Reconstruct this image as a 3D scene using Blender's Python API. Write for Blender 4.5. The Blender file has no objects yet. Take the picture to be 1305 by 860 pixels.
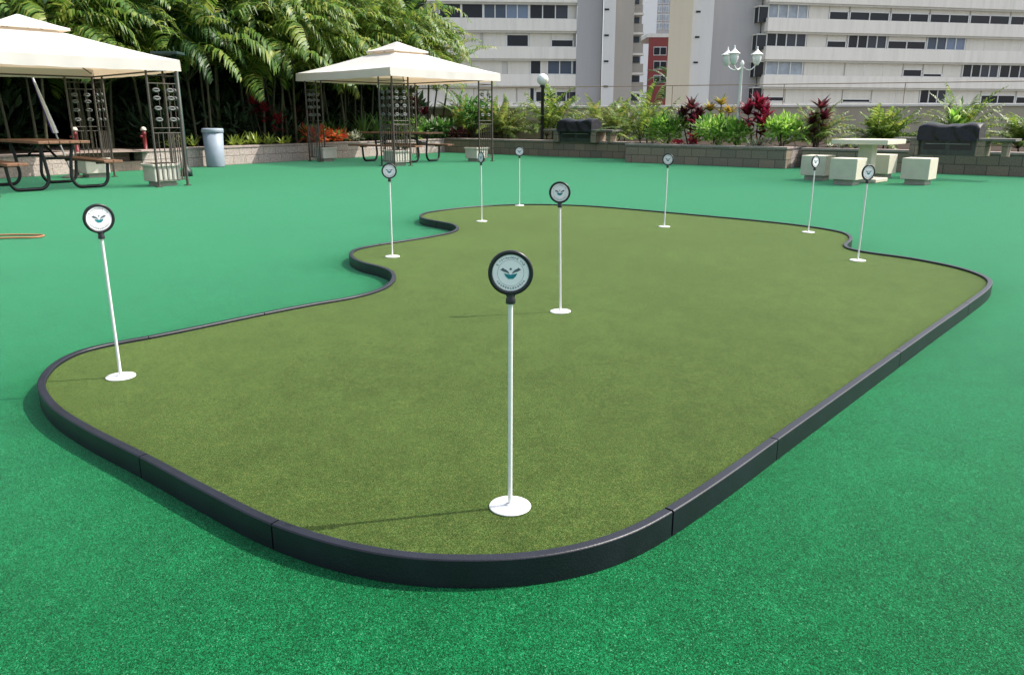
import bpy, bmesh, math, random
from mathutils import Vector, Matrix, Euler
R = math.radians
random.seed(7)
S = bpy.context.scene
C = S.collection

# ------------------------------------------------------------------ camera
CAM_H, PITCH, FPX, PW, PH = 1.10, 0.26994, 1002.5, 1305.0, 860.0
cd = bpy.data.cameras.new('camera'); cam = bpy.data.objects.new('camera', cd); C.objects.link(cam)
cam.location = (0, 0, CAM_H); cam.rotation_euler = (math.pi/2 - PITCH, 0, 0)
cd.lens = FPX/PW*36.0; cd.clip_end = 2000; cd.clip_start = 0.05
S.camera = cam
def ray(px, py):
    u = -(py-PH/2)/FPX
    return Vector(((px-PW/2)/FPX, math.cos(PITCH)+u*math.sin(PITCH), -math.sin(PITCH)+u*math.cos(PITCH)))
def at(px, py, z=0.0):                      # survey point of the photo on the level z
    d = ray(px, py); t = (z-CAM_H)/d.z
    return Vector((d.x*t, d.y*t, z))
def onplane(px, py, p0, n):                 # survey point on a vertical facade plane
    d = ray(px, py); o = Vector((0, 0, CAM_H))
    t = (p0-o).dot(n)/d.dot(n)
    return o + d*t

# ------------------------------------------------------------------ world and sun
SUN_EL = R(50.5); sd = Vector((0.975, 0.222, 0)).normalized()
w = bpy.data.worlds.new('World'); S.world = w; w.use_nodes = True
nt = w.node_tree; nt.nodes.clear()
sky = nt.nodes.new('ShaderNodeTexSky'); sky.sky_type = 'NISHITA'; sky.sun_disc = False
sky.sun_elevation = SUN_EL; sky.sun_rotation = math.atan2(sd.x, sd.y)
sky.air_density = 1.0; sky.dust_density = 3.0; sky.ozone_density = 1.0
bg = nt.nodes.new('ShaderNodeBackground'); bg.inputs[1].default_value = 0.15
wo = nt.nodes.new('ShaderNodeOutputWorld')
hz = nt.nodes.new('ShaderNodeHueSaturation'); hz.inputs['Saturation'].default_value = 0.6      # hazy, partly clouded tropical sky
nt.links.new(sky.outputs[0], hz.inputs['Color']); nt.links.new(hz.outputs[0], bg.inputs[0]); nt.links.new(bg.outputs[0], wo.inputs[0])
sl = bpy.data.lights.new('sun', 'SUN'); sl.energy = 3.4; sl.angle = R(0.53); sl.color = (1.0, 0.95, 0.87)
so = bpy.data.objects.new('sun', sl); C.objects.link(so)
tosun = Vector((sd.x*math.cos(SUN_EL), sd.y*math.cos(SUN_EL), math.sin(SUN_EL)))
so.rotation_euler = tosun.to_track_quat('Z', 'Y').to_euler(); so.location = tosun*60
S.view_settings.view_transform = 'Standard'; S.view_settings.look = 'None'
S.view_settings.exposure = 0.85; S.view_settings.gamma = 1.0; S.view_settings.use_curve_mapping = False
S.render.engine = 'CYCLES'
S.cycles.max_bounces = 8; S.cycles.transparent_max_bounces = 8

# ------------------------------------------------------------------ materials
def _m(name):
    m = bpy.data.materials.new(name); m.use_nodes = True
    return m, m.node_tree, m.node_tree.nodes['Principled BSDF']
def N(t, k, **kw):
    n = t.nodes.new(k)
    for a, b in kw.items(): setattr(n, a, b)
    return n
def ramp(t, stops):
    r = t.nodes.new('ShaderNodeValToRGB'); e = r.color_ramp.elements
    while len(e) < len(stops): e.new(0.5)
    for q, (p, c) in zip(e, stops): q.position = p; q.color = (*c, 1)
    return r
def mul(c, k): return tuple(x*k for x in c)
def plain(name, col, rough=0.6, var=0.12, scale=6.0, spec=0.4, bump=0.0, bscale=60.0, metal=0.0, coat=0.0):
    m, t, b = _m(name)
    tc = N(t, 'ShaderNodeTexCoord'); n = N(t, 'ShaderNodeTexNoise'); n.inputs['Scale'].default_value = scale
    n.inputs['Detail'].default_value = 6; n.inputs['Roughness'].default_value = 0.65
    t.links.new(tc.outputs['Object'], n.inputs['Vector'])
    r = ramp(t, [(0.3, mul(col, 1-var)), (0.7, mul(col, 1+var))])
    t.links.new(n.outputs[0], r.inputs[0]); t.links.new(r.outputs[0], b.inputs['Base Color'])
    b.inputs['Roughness'].default_value = rough; b.inputs['Specular IOR Level'].default_value = spec
    b.inputs['Metallic'].default_value = metal; b.inputs['Coat Weight'].default_value = coat
    if bump:
        n2 = N(t, 'ShaderNodeTexNoise'); n2.inputs['Scale'].default_value = bscale; n2.inputs['Detail'].default_value = 4
        t.links.new(tc.outputs['Object'], n2.inputs['Vector'])
        bp = N(t, 'ShaderNodeBump'); bp.inputs['Strength'].default_value = bump; bp.inputs['Distance'].default_value = 0.02
        t.links.new(n2.outputs[0], bp.inputs['Height']); t.links.new(bp.outputs[0], b.inputs['Normal'])
    return m
def leaf(name, cols, trans=0.3, rough=0.45):
    m, t, b = _m(name)
    g = N(t, 'ShaderNodeNewGeometry'); r = ramp(t, [(i/(len(cols)-1), c) for i, c in enumerate(cols)])
    t.links.new(g.outputs['Random Per Island'], r.inputs[0]); t.links.new(r.outputs[0], b.inputs['Base Color'])
    b.inputs['Roughness'].default_value = rough; b.inputs['Specular IOR Level'].default_value = 0.4
    tr = N(t, 'ShaderNodeBsdfTranslucent')
    hs = N(t, 'ShaderNodeHueSaturation'); hs.inputs['Value'].default_value = 1.5; hs.inputs['Hue'].default_value = 0.485
    t.links.new(r.outputs[0], hs.inputs['Color']); t.links.new(hs.outputs[0], tr.inputs['Color'])
    mx = N(t, 'ShaderNodeMixShader'); mx.inputs[0].default_value = trans
    o = t.nodes['Material Output']
    t.links.new(b.outputs[0], mx.inputs[1]); t.links.new(tr.outputs[0], mx.inputs[2]); t.links.new(mx.outputs[0], o.inputs[0])
    return m
def turf(name, dark, mid, light, fleck, fine, patch, sheen, sheencol, srough=0.3, brown=False):
    """short artificial grass: fibre sized speckle over soft wear patches"""
    m, t, b = _m(name)
    tc = N(t, 'ShaderNodeTexCoord')
    v1 = N(t, 'ShaderNodeTexVoronoi'); v1.inputs['Scale'].default_value = fine
    v2 = N(t, 'ShaderNodeTexVoronoi'); v2.inputs['Scale'].default_value = fine*0.42
    n2 = N(t, 'ShaderNodeTexNoise'); n2.inputs['Scale'].default_value = patch; n2.inputs['Detail'].default_value = 6; n2.inputs['Roughness'].default_value = 0.6
    n4 = N(t, 'ShaderNodeTexNoise'); n4.inputs['Scale'].default_value = fine*0.09; n4.inputs['Detail'].default_value = 4
    n5 = N(t, 'ShaderNodeTexNoise'); n5.inputs['Scale'].default_value = fine*0.5; n5.inputs['Detail'].default_value = 4; n5.inputs['Roughness'].default_value = 0.8
    mp = N(t, 'ShaderNodeMapping'); mp.inputs['Rotation'].default_value = (0, 0, 0.4); mp.inputs['Scale'].default_value = (1.0, 0.7, 1.0)
    t.links.new(tc.outputs['Object'], mp.inputs[0])
    for n in (v1, v2): t.links.new(mp.outputs[0], n.inputs['Vector'])
    for n in (n2, n4, n5): t.links.new(tc.outputs['Object'], n.inputs['Vector'])
    s1 = N(t, 'ShaderNodeSeparateColor'); t.links.new(v1.outputs['Color'], s1.inputs[0])
    s2 = N(t, 'ShaderNodeSeparateColor'); t.links.new(v2.outputs['Color'], s2.inputs[0])
    def mth(op, a, bb):
        q = N(t, 'ShaderNodeMath', operation=op)
        for i, x in enumerate((a, bb)):
            if isinstance(x, (int, float)): q.inputs[i].default_value = x
            else: t.links.new(x, q.inputs[i])
        return q.outputs[0]
    val = mth('ADD', mth('MULTIPLY', s1.outputs[0], 0.62), mth('ADD', mth('MULTIPLY', s2.outputs[0], 0.13), mth('MULTIPLY', n5.outputs[0], 0.25)))
    r = ramp(t, [(0.18, dark), (0.5, mid), (0.80, light), (0.93, fleck)])
    t.links.new(val, r.inputs[0])
    def mrange(src, lo, hi):
        q = N(t, 'ShaderNodeMapRange'); q.inputs[1].default_value = 0.3; q.inputs[2].default_value = 0.7; q.inputs[3].default_value = lo; q.inputs[4].default_value = hi
        t.links.new(src, q.inputs[0]); return q.outputs[0]
    n6 = N(t, 'ShaderNodeTexNoise'); n6.inputs['Scale'].default_value = 9; n6.inputs['Detail'].default_value = 5; n6.inputs['Roughness'].default_value = 0.7
    t.links.new(mp.outputs[0], n6.inputs['Vector'])
    k = mth('MULTIPLY', mth('MULTIPLY', mrange(n2.outputs[0], 0.86, 1.14), mrange(n4.outputs[0], 0.86, 1.14)), mrange(n6.outputs[0], 0.82, 1.18))
    vm = N(t, 'ShaderNodeVectorMath', operation='SCALE'); t.links.new(r.outputs[0], vm.inputs[0]); t.links.new(k, vm.inputs['Scale'])
    if brown:                                    # thatch coloured flecks between the green fibres
        nb = N(t, 'ShaderNodeTexNoise'); nb.inputs['Scale'].default_value = 45; nb.inputs['Detail'].default_value = 5; nb.inputs['Roughness'].default_value = 0.75
        t.links.new(tc.outputs['Object'], nb.inputs['Vector'])
        fb = N(t, 'ShaderNodeMapRange'); fb.inputs[1].default_value = 0.5; fb.inputs[2].default_value = 0.72; fb.inputs[3].default_value = 0.0; fb.inputs[4].default_value = 0.75
        t.links.new(nb.outputs[0], fb.inputs[0])
        mb_ = N(t, 'ShaderNodeMix', data_type='RGBA', blend_type='MULTIPLY'); mb_.inputs[7].default_value = (1.4, 0.97, 0.95, 1)
        t.links.new(fb.outputs[0], mb_.inputs[0]); t.links.new(vm.outputs[0], mb_.inputs[6]); t.links.new(mb_.outputs[2], b.inputs['Base Color'])
    else: t.links.new(vm.outputs[0], b.inputs['Base Color'])
    bp = N(t, 'ShaderNodeBump'); bp.inputs['Strength'].default_value = 0.35; bp.inputs['Distance'].default_value = 0.004
    t.links.new(val, bp.inputs['Height']); t.links.new(bp.outputs[0], b.inputs['Normal'])
    b.inputs['Roughness'].default_value = 0.8; b.inputs['Specular IOR Level'].default_value = 0.06
    b.inputs['Sheen Weight'].default_value = sheen; b.inputs['Sheen Roughness'].default_value = srough; b.inputs['Sheen Tint'].default_value = (*sheencol, 1)
    return m
def blocks(name, c1, c2, mortar, bw=0.4, bh=0.2, rough=0.9, speck=0.35, bump=0.5, nscale=38):
    m, t, b = _m(name)
    tc = N(t, 'ShaderNodeTexCoord'); sp = N(t, 'ShaderNodeSeparateXYZ'); cb = N(t, 'ShaderNodeCombineXYZ')
    t.links.new(tc.outputs['Object'], sp.inputs[0])
    ad = N(t, 'ShaderNodeMath', operation='ADD'); t.links.new(sp.outputs[0], ad.inputs[0]); t.links.new(sp.outputs[1], ad.inputs[1])
    t.links.new(ad.outputs[0], cb.inputs[0]); t.links.new(sp.outputs[2], cb.inputs[1])
    br = N(t, 'ShaderNodeTexBrick'); br.inputs['Scale'].default_value = 1; br.inputs['Brick Width'].default_value = bw; br.inputs['Row Height'].default_value = bh
    br.inputs['Mortar Size'].default_value = 0.008; br.inputs['Mortar Smooth'].default_value = 0.3
    br.inputs['Color1'].default_value = (*c1, 1); br.inputs['Color2'].default_value = (*c2, 1); br.inputs['Mortar'].default_value = (*mortar, 1)
    t.links.new(cb.outputs[0], br.inputs['Vector'])
    n = N(t, 'ShaderNodeTexNoise'); n.inputs['Scale'].default_value = nscale; n.inputs['Detail'].default_value = 6; n.inputs['Roughness'].default_value = 0.7
    t.links.new(tc.outputs['Object'], n.inputs['Vector'])
    mr = N(t, 'ShaderNodeMapRange'); mr.inputs[1].default_value = 0.3; mr.inputs[2].default_value = 0.7; mr.inputs[3].default_value = 1-speck; mr.inputs[4].default_value = 1+speck
    t.links.new(n.outputs[0], mr.inputs[0])
    vm = N(t, 'ShaderNodeVectorMath', operation='SCALE'); t.links.new(br.outputs[0], vm.inputs[0]); t.links.new(mr.outputs[0], vm.inputs['Scale'])
    t.links.new(vm.outputs[0], b.inputs['Base Color'])
    mh = N(t, 'ShaderNodeMath', operation='SUBTRACT'); t.links.new(n.outputs[0], mh.inputs[0]); t.links.new(br.outputs['Fac'], mh.inputs[1])
    bp = N(t, 'ShaderNodeBump'); bp.inputs['Strength'].default_value = bump; bp.inputs['Distance'].default_value = 0.02
    t.links.new(mh.outputs[0], bp.inputs['Height']); t.links.new(bp.outputs[0], b.inputs['Normal'])
    b.inputs['Roughness'].default_value = rough; b.inputs['Specular IOR Level'].default_value = 0.2
    return m
def weathered(name, col, streak=0.25, rough=0.85):
    m, t, b = _m(name)
    tc = N(t, 'ShaderNodeTexCoord'); mp = N(t, 'ShaderNodeMapping'); mp.inputs['Scale'].default_value = (1.2, 1.2, 0.12)
    n = N(t, 'ShaderNodeTexNoise'); n.inputs['Scale'].default_value = 1.4; n.inputs['Detail'].default_value = 8; n.inputs['Roughness'].default_value = 0.7
    t.links.new(tc.outputs['Object'], mp.inputs[0]); t.links.new(mp.outputs[0], n.inputs['Vector'])
    r = ramp(t, [(0.25, mul(col, 1-streak)), (0.55, col), (0.8, mul(col, 1+streak*0.4))])
    t.links.new(n.outputs[0], r.inputs[0]); t.links.new(r.outputs[0], b.inputs['Base Color'])
    b.inputs['Roughness'].default_value = rough; b.inputs['Specular IOR Level'].default_value = 0.2
    return m
def wood(name, c1, c2):
    m, t, b = _m(name)
    tc = N(t, 'ShaderNodeTexCoord'); mp = N(t, 'ShaderNodeMapping'); mp.inputs['Scale'].default_value = (2, 30, 30)
    n = N(t, 'ShaderNodeTexNoise'); n.inputs['Scale'].default_value = 1.5; n.inputs['Detail'].default_value = 5
    t.links.new(tc.outputs['Object'], mp.inputs[0]); t.links.new(mp.outputs[0], n.inputs['Vector'])
    r = ramp(t, [(0.3, c1), (0.7, c2)]); t.links.new(n.outputs[0], r.inputs[0]); t.links.new(r.outputs[0], b.inputs['Base Color'])
    b.inputs['Roughness'].default_value = 0.55
    return m
def cloth(name, col, trans=0.18):
    m, t, b = _m(name)
    tc = N(t, 'ShaderNodeTexCoord'); n = N(t, 'ShaderNodeTexNoise'); n.inputs['Scale'].default_value = 3; n.inputs['Detail'].default_value = 5
    t.links.new(tc.outputs['Object'], n.inputs['Vector'])
    r = ramp(t, [(0.3, mul(col, .93)), (0.7, col)]); t.links.new(n.outputs[0], r.inputs[0]); t.links.new(r.outputs[0], b.inputs['Base Color'])
    b.inputs['Roughness'].default_value = 0.9
    tr = N(t, 'ShaderNodeBsdfTranslucent'); tr.inputs['Color'].default_value = (0.85, 0.63, 0.43, 1)
    mx = N(t, 'ShaderNodeMixShader'); mx.inputs[0].default_value = trans; o = t.nodes['Material Output']
    t.links.new(b.outputs[0], mx.inputs[1]); t.links.new(tr.outputs[0], mx.inputs[2]); t.links.new(mx.outputs[0], o.inputs[0])
    bp = N(t, 'ShaderNodeBump'); bp.inputs['Strength'].default_value = 0.25; bp.inputs['Distance'].default_value = 0.03
    t.links.new(n.outputs[0], bp.inputs['Height']); t.links.new(bp.outputs[0], b.inputs['Normal'])
    return m
def glass(name, col, rough=0.12):
    m, t, b = _m(name)
    g = N(t, 'ShaderNodeNewGeometry'); r = ramp(t, [(0, mul(col, .4)), (.75, mul(col, 1.3)), (1, mul(col, 3.2))])
    t.links.new(g.outputs['Random Per Island'], r.inputs[0]); t.links.new(r.outputs[0], b.inputs['Base Color'])
    b.inputs['Roughness'].default_value = rough; b.inputs['Specular IOR Level'].default_value = 0.22
    return m

M = {}
M['turf'] = turf('green_carpet_turf', (0.0003, 0.018, 0.004), (0.0010, 0.070, 0.0185), (0.007, 0.165, 0.055), (0.16, 0.33, 0.21), 520, 1.0, 0.86, (0.32, 1.0, 0.56))
M['putt'] = turf('olive_putting_turf', (0.012, 0.026, 0.0035), (0.0325, 0.0635, 0.0112), (0.080, 0.112, 0.030), (0.23, 0.19, 0.08), 600, 0.7, 0.42, (0.72, 1.0, 0.36), .3, True)
M['edge'] = plain('black_edging_plastic', (0.009, 0.0098, 0.016), 0.42, 0.35, 7, 0.45, 0.08, 160)
M['blackp'] = plain('black_plastic', (0.01, 0.01, 0.013), 0.35, 0.1, 20, 0.5)
M['whitep'] = plain('white_plastic', (0.80, 0.80, 0.78), 0.35, 0.03, 14, 0.5)
M['pole'] = plain('white_pole_paint', (0.74, 0.74, 0.72), 0.35, 0.05, 20, 0.5)
M['face'] = plain('sign_face', (0.88, 0.85, 0.87), 0.4, 0.03, 30, 0.4)
M['ink'] = plain('dark_ink', (0.10, 0.12, 0.15), 0.5, 0.1, 60)
M['inkg'] = plain('grey_ink', (0.10, 0.13, 0.16), 0.5, 0.1, 60)
M['teal'] = plain('teal_ink', (0.01, 0.20, 0.24), 0.5, 0.1, 60)
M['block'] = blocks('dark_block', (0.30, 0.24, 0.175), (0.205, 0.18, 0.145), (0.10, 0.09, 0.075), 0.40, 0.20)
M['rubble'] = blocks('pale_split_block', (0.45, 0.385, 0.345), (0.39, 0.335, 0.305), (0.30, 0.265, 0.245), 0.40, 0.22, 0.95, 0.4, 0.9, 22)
M['cap'] = plain('pinkish_cap', (0.34, 0.28, 0.255), 0.85, 0.2, 9, 0.2, 0.3, 50)
M['soil'] = plain('soil', (0.045, 0.032, 0.022), 0.95, 0.4, 5, 0.1, 0.8, 12)
M['paver'] = blocks('pink_paving', (0.42, 0.31, 0.25), (0.37, 0.28, 0.23), (0.25, 0.2, 0.17), 0.3, 0.3)
M['pwall'] = weathered('beige_perimeter_render', (0.50, 0.44, 0.33), 0.18)
M['conc'] = plain('pale_concrete', (0.64, 0.595, 0.475), 0.85, 0.07, 5, 0.25, 0.3, 80)
M['concg'] = plain('grey_concrete', (0.36, 0.34, 0.29), 0.85, 0.12, 9, 0.25, 0.25, 90)
M['slab'] = plain('dull_slab', (0.17, 0.16, 0.14), 0.85, 0.15, 9, 0.25, 0.25, 90)
M['canvas'] = cloth('cream_canvas', (0.78, 0.755, 0.72), 0.28)
M['iron'] = plain('brown_iron', (0.075, 0.062, 0.05), 0.5, 0.2, 18, 0.5)
M['orn'] = plain('pewter_ornament', (0.13, 0.135, 0.13), 0.55, 0.2, 20, 0.4)
M['tube'] = plain('black_tube', (0.012, 0.012, 0.014), 0.4, 0.2, 18, 0.5)
M['wood'] = wood('brown_boards', (0.16, 0.075, 0.04), (0.27, 0.14, 0.08))
M['plant_box'] = plain('cream_planter', (0.62, 0.60, 0.52), 0.8, 0.08, 9, 0.2)
M['bin'] = plain('blue_grey_bin', (0.26, 0.31, 0.37), 0.5, 0.06, 6, 0.4)
M['binlid'] = plain('dark_bin_lid', (0.28, 0.33, 0.385), 0.5, 0.1, 6, 0.4)
M['hose'] = plain('orange_hose', (0.42, 0.17, 0.08), 0.5, 0.15, 9)
M['red'] = plain('red_paint', (0.15, 0.012, 0.016), 0.5, 0.15, 9)
M['dgreen'] = plain('dark_green_paint', (0.012, 0.035, 0.028), 0.45, 0.2, 9)
M['purple'] = cloth('purple_cloth', (0.12, 0.06, 0.30), 0.05)
M['white_cloth'] = cloth('white_umbrella_cloth', (0.85, 0.83, 0.86), 0.1)
M['cover'] = plain('black_cover', (0.014, 0.0145, 0.018), 0.45, 0.3, 4, 0.32, 0.5, 16)
M['grill'] = plain('grill_steel', (0.05, 0.06, 0.055), 0.45, 0.3, 8, 0.5, metal=0.3)
M['steel'] = plain('grey_steel', (0.30, 0.31, 0.30), 0.4, 0.15, 10, 0.5, metal=0.7)
M['globe'] = plain('opal_globe', (0.82, 0.82, 0.80), 0.25, 0.02, 3, 0.5)
M['lampw'] = plain('white_lamp_paint', (0.84, 0.80, 0.79), 0.45, 0.05, 9)
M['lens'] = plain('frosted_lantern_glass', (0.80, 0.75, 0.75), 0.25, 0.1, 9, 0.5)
M['rail'] = plain('rusty_rail', (0.20, 0.15, 0.10), 0.7, 0.2, 9)
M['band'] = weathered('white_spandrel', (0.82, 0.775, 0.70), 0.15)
M['bandshade'] = weathered('shaded_grey_slab', (0.62, 0.60, 0.54), 0.12)  # slab edges below the bands, shadow line put into the darker colour
M['panel'] = weathered('louvre_panel', (0.73, 0.69, 0.61), 0.12)
M['bwall'] = weathered('building_wall', (0.6, 0.58, 0.53), 0.1)
M['glassd'] = glass('dark_glass', (0.022, 0.024, 0.030))
M['glassb'] = glass('blue_glass', (0.075, 0.095, 0.13))
M['curtain'] = plain('curtained_glass', (0.34, 0.38, 0.42), 0.3, 0.25, 1.2, 0.5)
M['alu'] = plain('white_aluminium', (0.74, 0.73, 0.70), 0.4, 0.05, 5)
M['towerg'] = weathered('grey_tower_render', (0.46, 0.44, 0.43), 0.07)
M['towerb'] = weathered('brownish_tower_render', (0.43, 0.39, 0.345), 0.07)
M['towerl'] = weathered('pale_tower_render', (0.72, 0.70, 0.67), 0.06)
M['beige'] = weathered('beige_tower_render', (0.67, 0.595, 0.45), 0.07)
M['redb'] = weathered('brick_red_render', (0.27, 0.07, 0.065), 0.15)
M['city'] = plain('city_ground', (0.12, 0.12, 0.11), 0.9, 0.2, 0.1)
M['podium'] = weathered('podium_render', (0.3, 0.29, 0.27), 0.2)
M['frond'] = leaf('palm_leaf_bright', [(0.035, 0.095, 0.014), (0.075, 0.165, 0.02), (0.15, 0.235, 0.033), (0.28, 0.31, 0.07)], 0.40)
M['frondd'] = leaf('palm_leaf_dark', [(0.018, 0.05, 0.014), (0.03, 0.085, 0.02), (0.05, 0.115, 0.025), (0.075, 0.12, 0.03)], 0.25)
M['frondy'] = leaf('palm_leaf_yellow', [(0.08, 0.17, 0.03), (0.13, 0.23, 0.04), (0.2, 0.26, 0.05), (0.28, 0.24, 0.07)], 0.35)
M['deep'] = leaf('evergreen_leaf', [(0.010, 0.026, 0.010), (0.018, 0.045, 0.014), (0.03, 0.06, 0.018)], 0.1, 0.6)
M['shrub'] = leaf('lime_shrub_leaf', [(0.10, 0.26, 0.03), (0.17, 0.38, 0.045), (0.26, 0.46, 0.08), (0.40, 0.52, 0.20)], 0.45)
M['green'] = leaf('green_shrub_leaf', [(0.04, 0.13, 0.022), (0.07, 0.20, 0.035), (0.12, 0.28, 0.06)], 0.35)
M['ti'] = leaf('red_ti_leaf', [(0.08, 0.012, 0.02), (0.17, 0.012, 0.022), (0.36, 0.02, 0.03), (0.05, 0.02, 0.02)], 0.3)
M['tis'] = leaf('shaded_ti_leaf', [(0.035, 0.014, 0.012), (0.06, 0.013, 0.013), (0.10, 0.02, 0.014), (0.03, 0.04, 0.014)], 0.15)  # red ti leaf darkened, the shade it grows in put into the colour
M['tid'] = leaf('maroon_ti_leaf', [(0.05, 0.016, 0.022), (0.10, 0.016, 0.025), (0.20, 0.03, 0.03), (0.04, 0.05, 0.02)], 0.3)
M['orange'] = leaf('orange_croton_leaf', [(0.55, 0.10, 0.03), (0.62, 0.16, 0.03), (0.45, 0.05, 0.03), (0.5, 0.25, 0.05)], 0.3)
M['redfl'] = leaf('red_flower', [(0.45, 0.015, 0.03), (0.3, 0.01, 0.03), (0.5, 0.05, 0.05)], 0.3)
M['yellow'] = leaf('golden_croton_leaf', [(0.15, 0.22, 0.03), (0.35, 0.30, 0.04), (0.45, 0.26, 0.04), (0.09, 0.17, 0.03)], 0.3)
M['brom'] = leaf('bromeliad_leaf', [(0.22, 0.32, 0.04), (0.32, 0.40, 0.07), (0.16, 0.26, 0.04)], 0.3)
M['varieg'] = leaf('variegated_leaf', [(0.5, 0.52, 0.42), (0.10, 0.2, 0.05), (0.6, 0.6, 0.5), (0.16, 0.25, 0.08)], 0.3)
M['agave'] = leaf('spiky_leaf', [(0.06, 0.15, 0.04), (0.10, 0.21, 0.05), (0.17, 0.26, 0.07)], 0.2)
M['stem'] = plain('green_cane', (0.058, 0.06, 0.028), 0.6, 0.3, 7)
M['bark'] = plain('brown_stem', (0.09, 0.07, 0.05), 0.8, 0.3, 9)

# ------------------------------------------------------------------ mesh builder
class MB:
    def __init__(s): s.v = []; s.f = []; s.mi = []; s.mats = []; s.smooth = []
    def _mi(s, m):
        if m not in s.mats: s.mats.append(m)
        return s.mats.index(m)
    def add(s, vs, fs, m, smooth=False):
        o = len(s.v); k = s._mi(m); s.v += [tuple(v) for v in vs]
        for f in fs: s.f.append(tuple(i+o for i in f)); s.mi.append(k); s.smooth.append(smooth)
        return s
    def box(s, c, d, m, rz=0.0, top=1.0, rot=None):
        hx, hy, hz = d[0]/2, d[1]/2, d[2]/2
        vs = [Vector((x*hx*(top if z > 0 else 1), y*hy*(top if z > 0 else 1), z*hz)) for z in (-1, 1) for x, y in ((-1, -1), (1, -1), (1, 1), (-1, 1))]
        mt = rot if rot is not None else Matrix.Rotation(rz, 3, 'Z')
        vs = [mt @ v + Vector(c) for v in vs]
        return s.add(vs, [(3, 2, 1, 0), (4, 5, 6, 7), (0, 1, 5, 4), (1, 2, 6, 5), (2, 3, 7, 6), (3, 0, 4, 7)], m)
    def bbox(s, c, d, m, bev=0.01, rz=0.0, seg=2):
        bm = bmesh.new(); bmesh.ops.create_cube(bm, size=1.0)
        bmesh.ops.scale(bm, vec=Vector(d), verts=bm.verts)
        bmesh.ops.bevel(bm, geom=list(bm.edges), offset=bev, segments=seg, affect='EDGES', profile=0.5)
        mt = Matrix.Translation(Vector(c)) @ Matrix.Rotation(rz, 4, 'Z')
        bmesh.ops.transform(bm, matrix=mt, verts=bm.verts); bm.verts.index_update()
        s.add([v.co[:] for v in bm.verts], [[v.index for v in f.verts] for f in bm.faces], m); bm.free(); return s
    def tube(s, pts, r, m, n=8, cap=True, closed=False):
        pts = [Vector(p) for p in pts]; rs = r if isinstance(r, (list, tuple)) else [r]*len(pts)
        vs = []; fs = []; L = len(pts); prev = None
        for i, p in enumerate(pts):
            a = pts[(i-1) % L] if (closed or i > 0) else p; b = pts[(i+1) % L] if (closed or i < L-1) else p
            t = (b-a).normalized() if (b-a).length > 1e-9 else Vector((0, 0, 1))
            if prev is None: q = t.orthogonal().normalized()
            else: q = (prev - t*prev.dot(t)); q = q.normalized() if q.length > 1e-6 else t.orthogonal().normalized()
            prev = q; bb = t.cross(q)
            for k in range(n):
                an = 2*math.pi*k/n; vs.append(p + (q*math.cos(an)+bb*math.sin(an))*rs[i])
        for i in range(L if closed else L-1):
            j = (i+1) % L
            for k in range(n): fs.append((i*n+k, i*n+(k+1) % n, j*n+(k+1) % n, j*n+k))
        s.add(vs, fs, m, True)
        if cap and not closed:
            s.add(vs[:n], [tuple(range(n-1, -1, -1))], m); s.add(vs[-n:], [tuple(range(n))], m)
        return s
    def lathe(s, prof, m, n=20, c=(0, 0, 0), smooth=True):
        vs = []; fs = []
        for r, z in prof:
            for k in range(n):
                a = 2*math.pi*k/n; vs.append((c[0]+r*math.cos(a), c[1]+r*math.sin(a), c[2]+z))
        for i in range(len(prof)-1):
            for k in range(n): fs.append((i*n+k, i*n+(k+1) % n, (i+1)*n+(k+1) % n, (i+1)*n+k))
        return s.add(vs, fs, m, smooth)
    def poly(s, pts, m): return s.add(pts, [tuple(range(len(pts)))], m)
    def prism(s, pts2, z0, z1, m):
        n = len(pts2); vs = [(p[0], p[1], z0) for p in pts2]+[(p[0], p[1], z1) for p in pts2]
        return s.add(vs, [tuple(range(n-1, -1, -1)), tuple(range(n, 2*n))]+[(i, (i+1) % n, n+(i+1) % n, n+i) for i in range(n)], m)
    def build(s, name, parent=None, loc=None, rz=0.0):
        me = bpy.data.meshes.new(name); me.from_pydata(s.v, [], s.f)
        for m in s.mats: me.materials.append(M[m])
        me.polygons.foreach_set('material_index', s.mi); me.polygons.foreach_set('use_smooth', s.smooth)
        me.update(); o = bpy.data.objects.new(name, me); C.objects.link(o)
        if parent is not None: o.parent = parent
        if loc is not None: o.location = loc
        if rz: o.rotation_euler = (0, 0, rz)
        return o
def tag(o, label=None, cat=None, group=None, kind=None):
    if label: o['label'] = label
    if cat: o['category'] = cat
    if group: o['group'] = group
    if kind: o['kind'] = kind
    return o
def thing(name, label, cat, loc=(0, 0, 0), rz=0.0, group=None):
    o = bpy.data.objects.new(name, None); C.objects.link(o); o.location = loc; o.rotation_euler = (0, 0, rz); o.empty_display_size = 0.2
    return tag(o, label, cat, group)
def dup(o, loc=None, rz=None, label=None, group=None, scale=None, parent=None):
    c = o.copy(); C.objects.link(c); c.parent = parent
    if loc is not None: c.location = loc
    if rz is not None: c.rotation_euler = (0, 0, rz)
    if scale is not None: c.scale = (scale, scale, scale)
    if label: c['label'] = label
    if group: c['group'] = group
    for ch in list(o.children): dup(ch, parent=c)
    return c

# terrace axes: everything on this deck is laid out square to them
A = Vector((0.733, -0.68, 0)); B = Vector((0.68, 0.733, 0)); ANG = math.atan2(A.y, A.x)
def ab(a, b, z=0.0): return A*a + B*b + Vector((0, 0, z))

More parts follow.
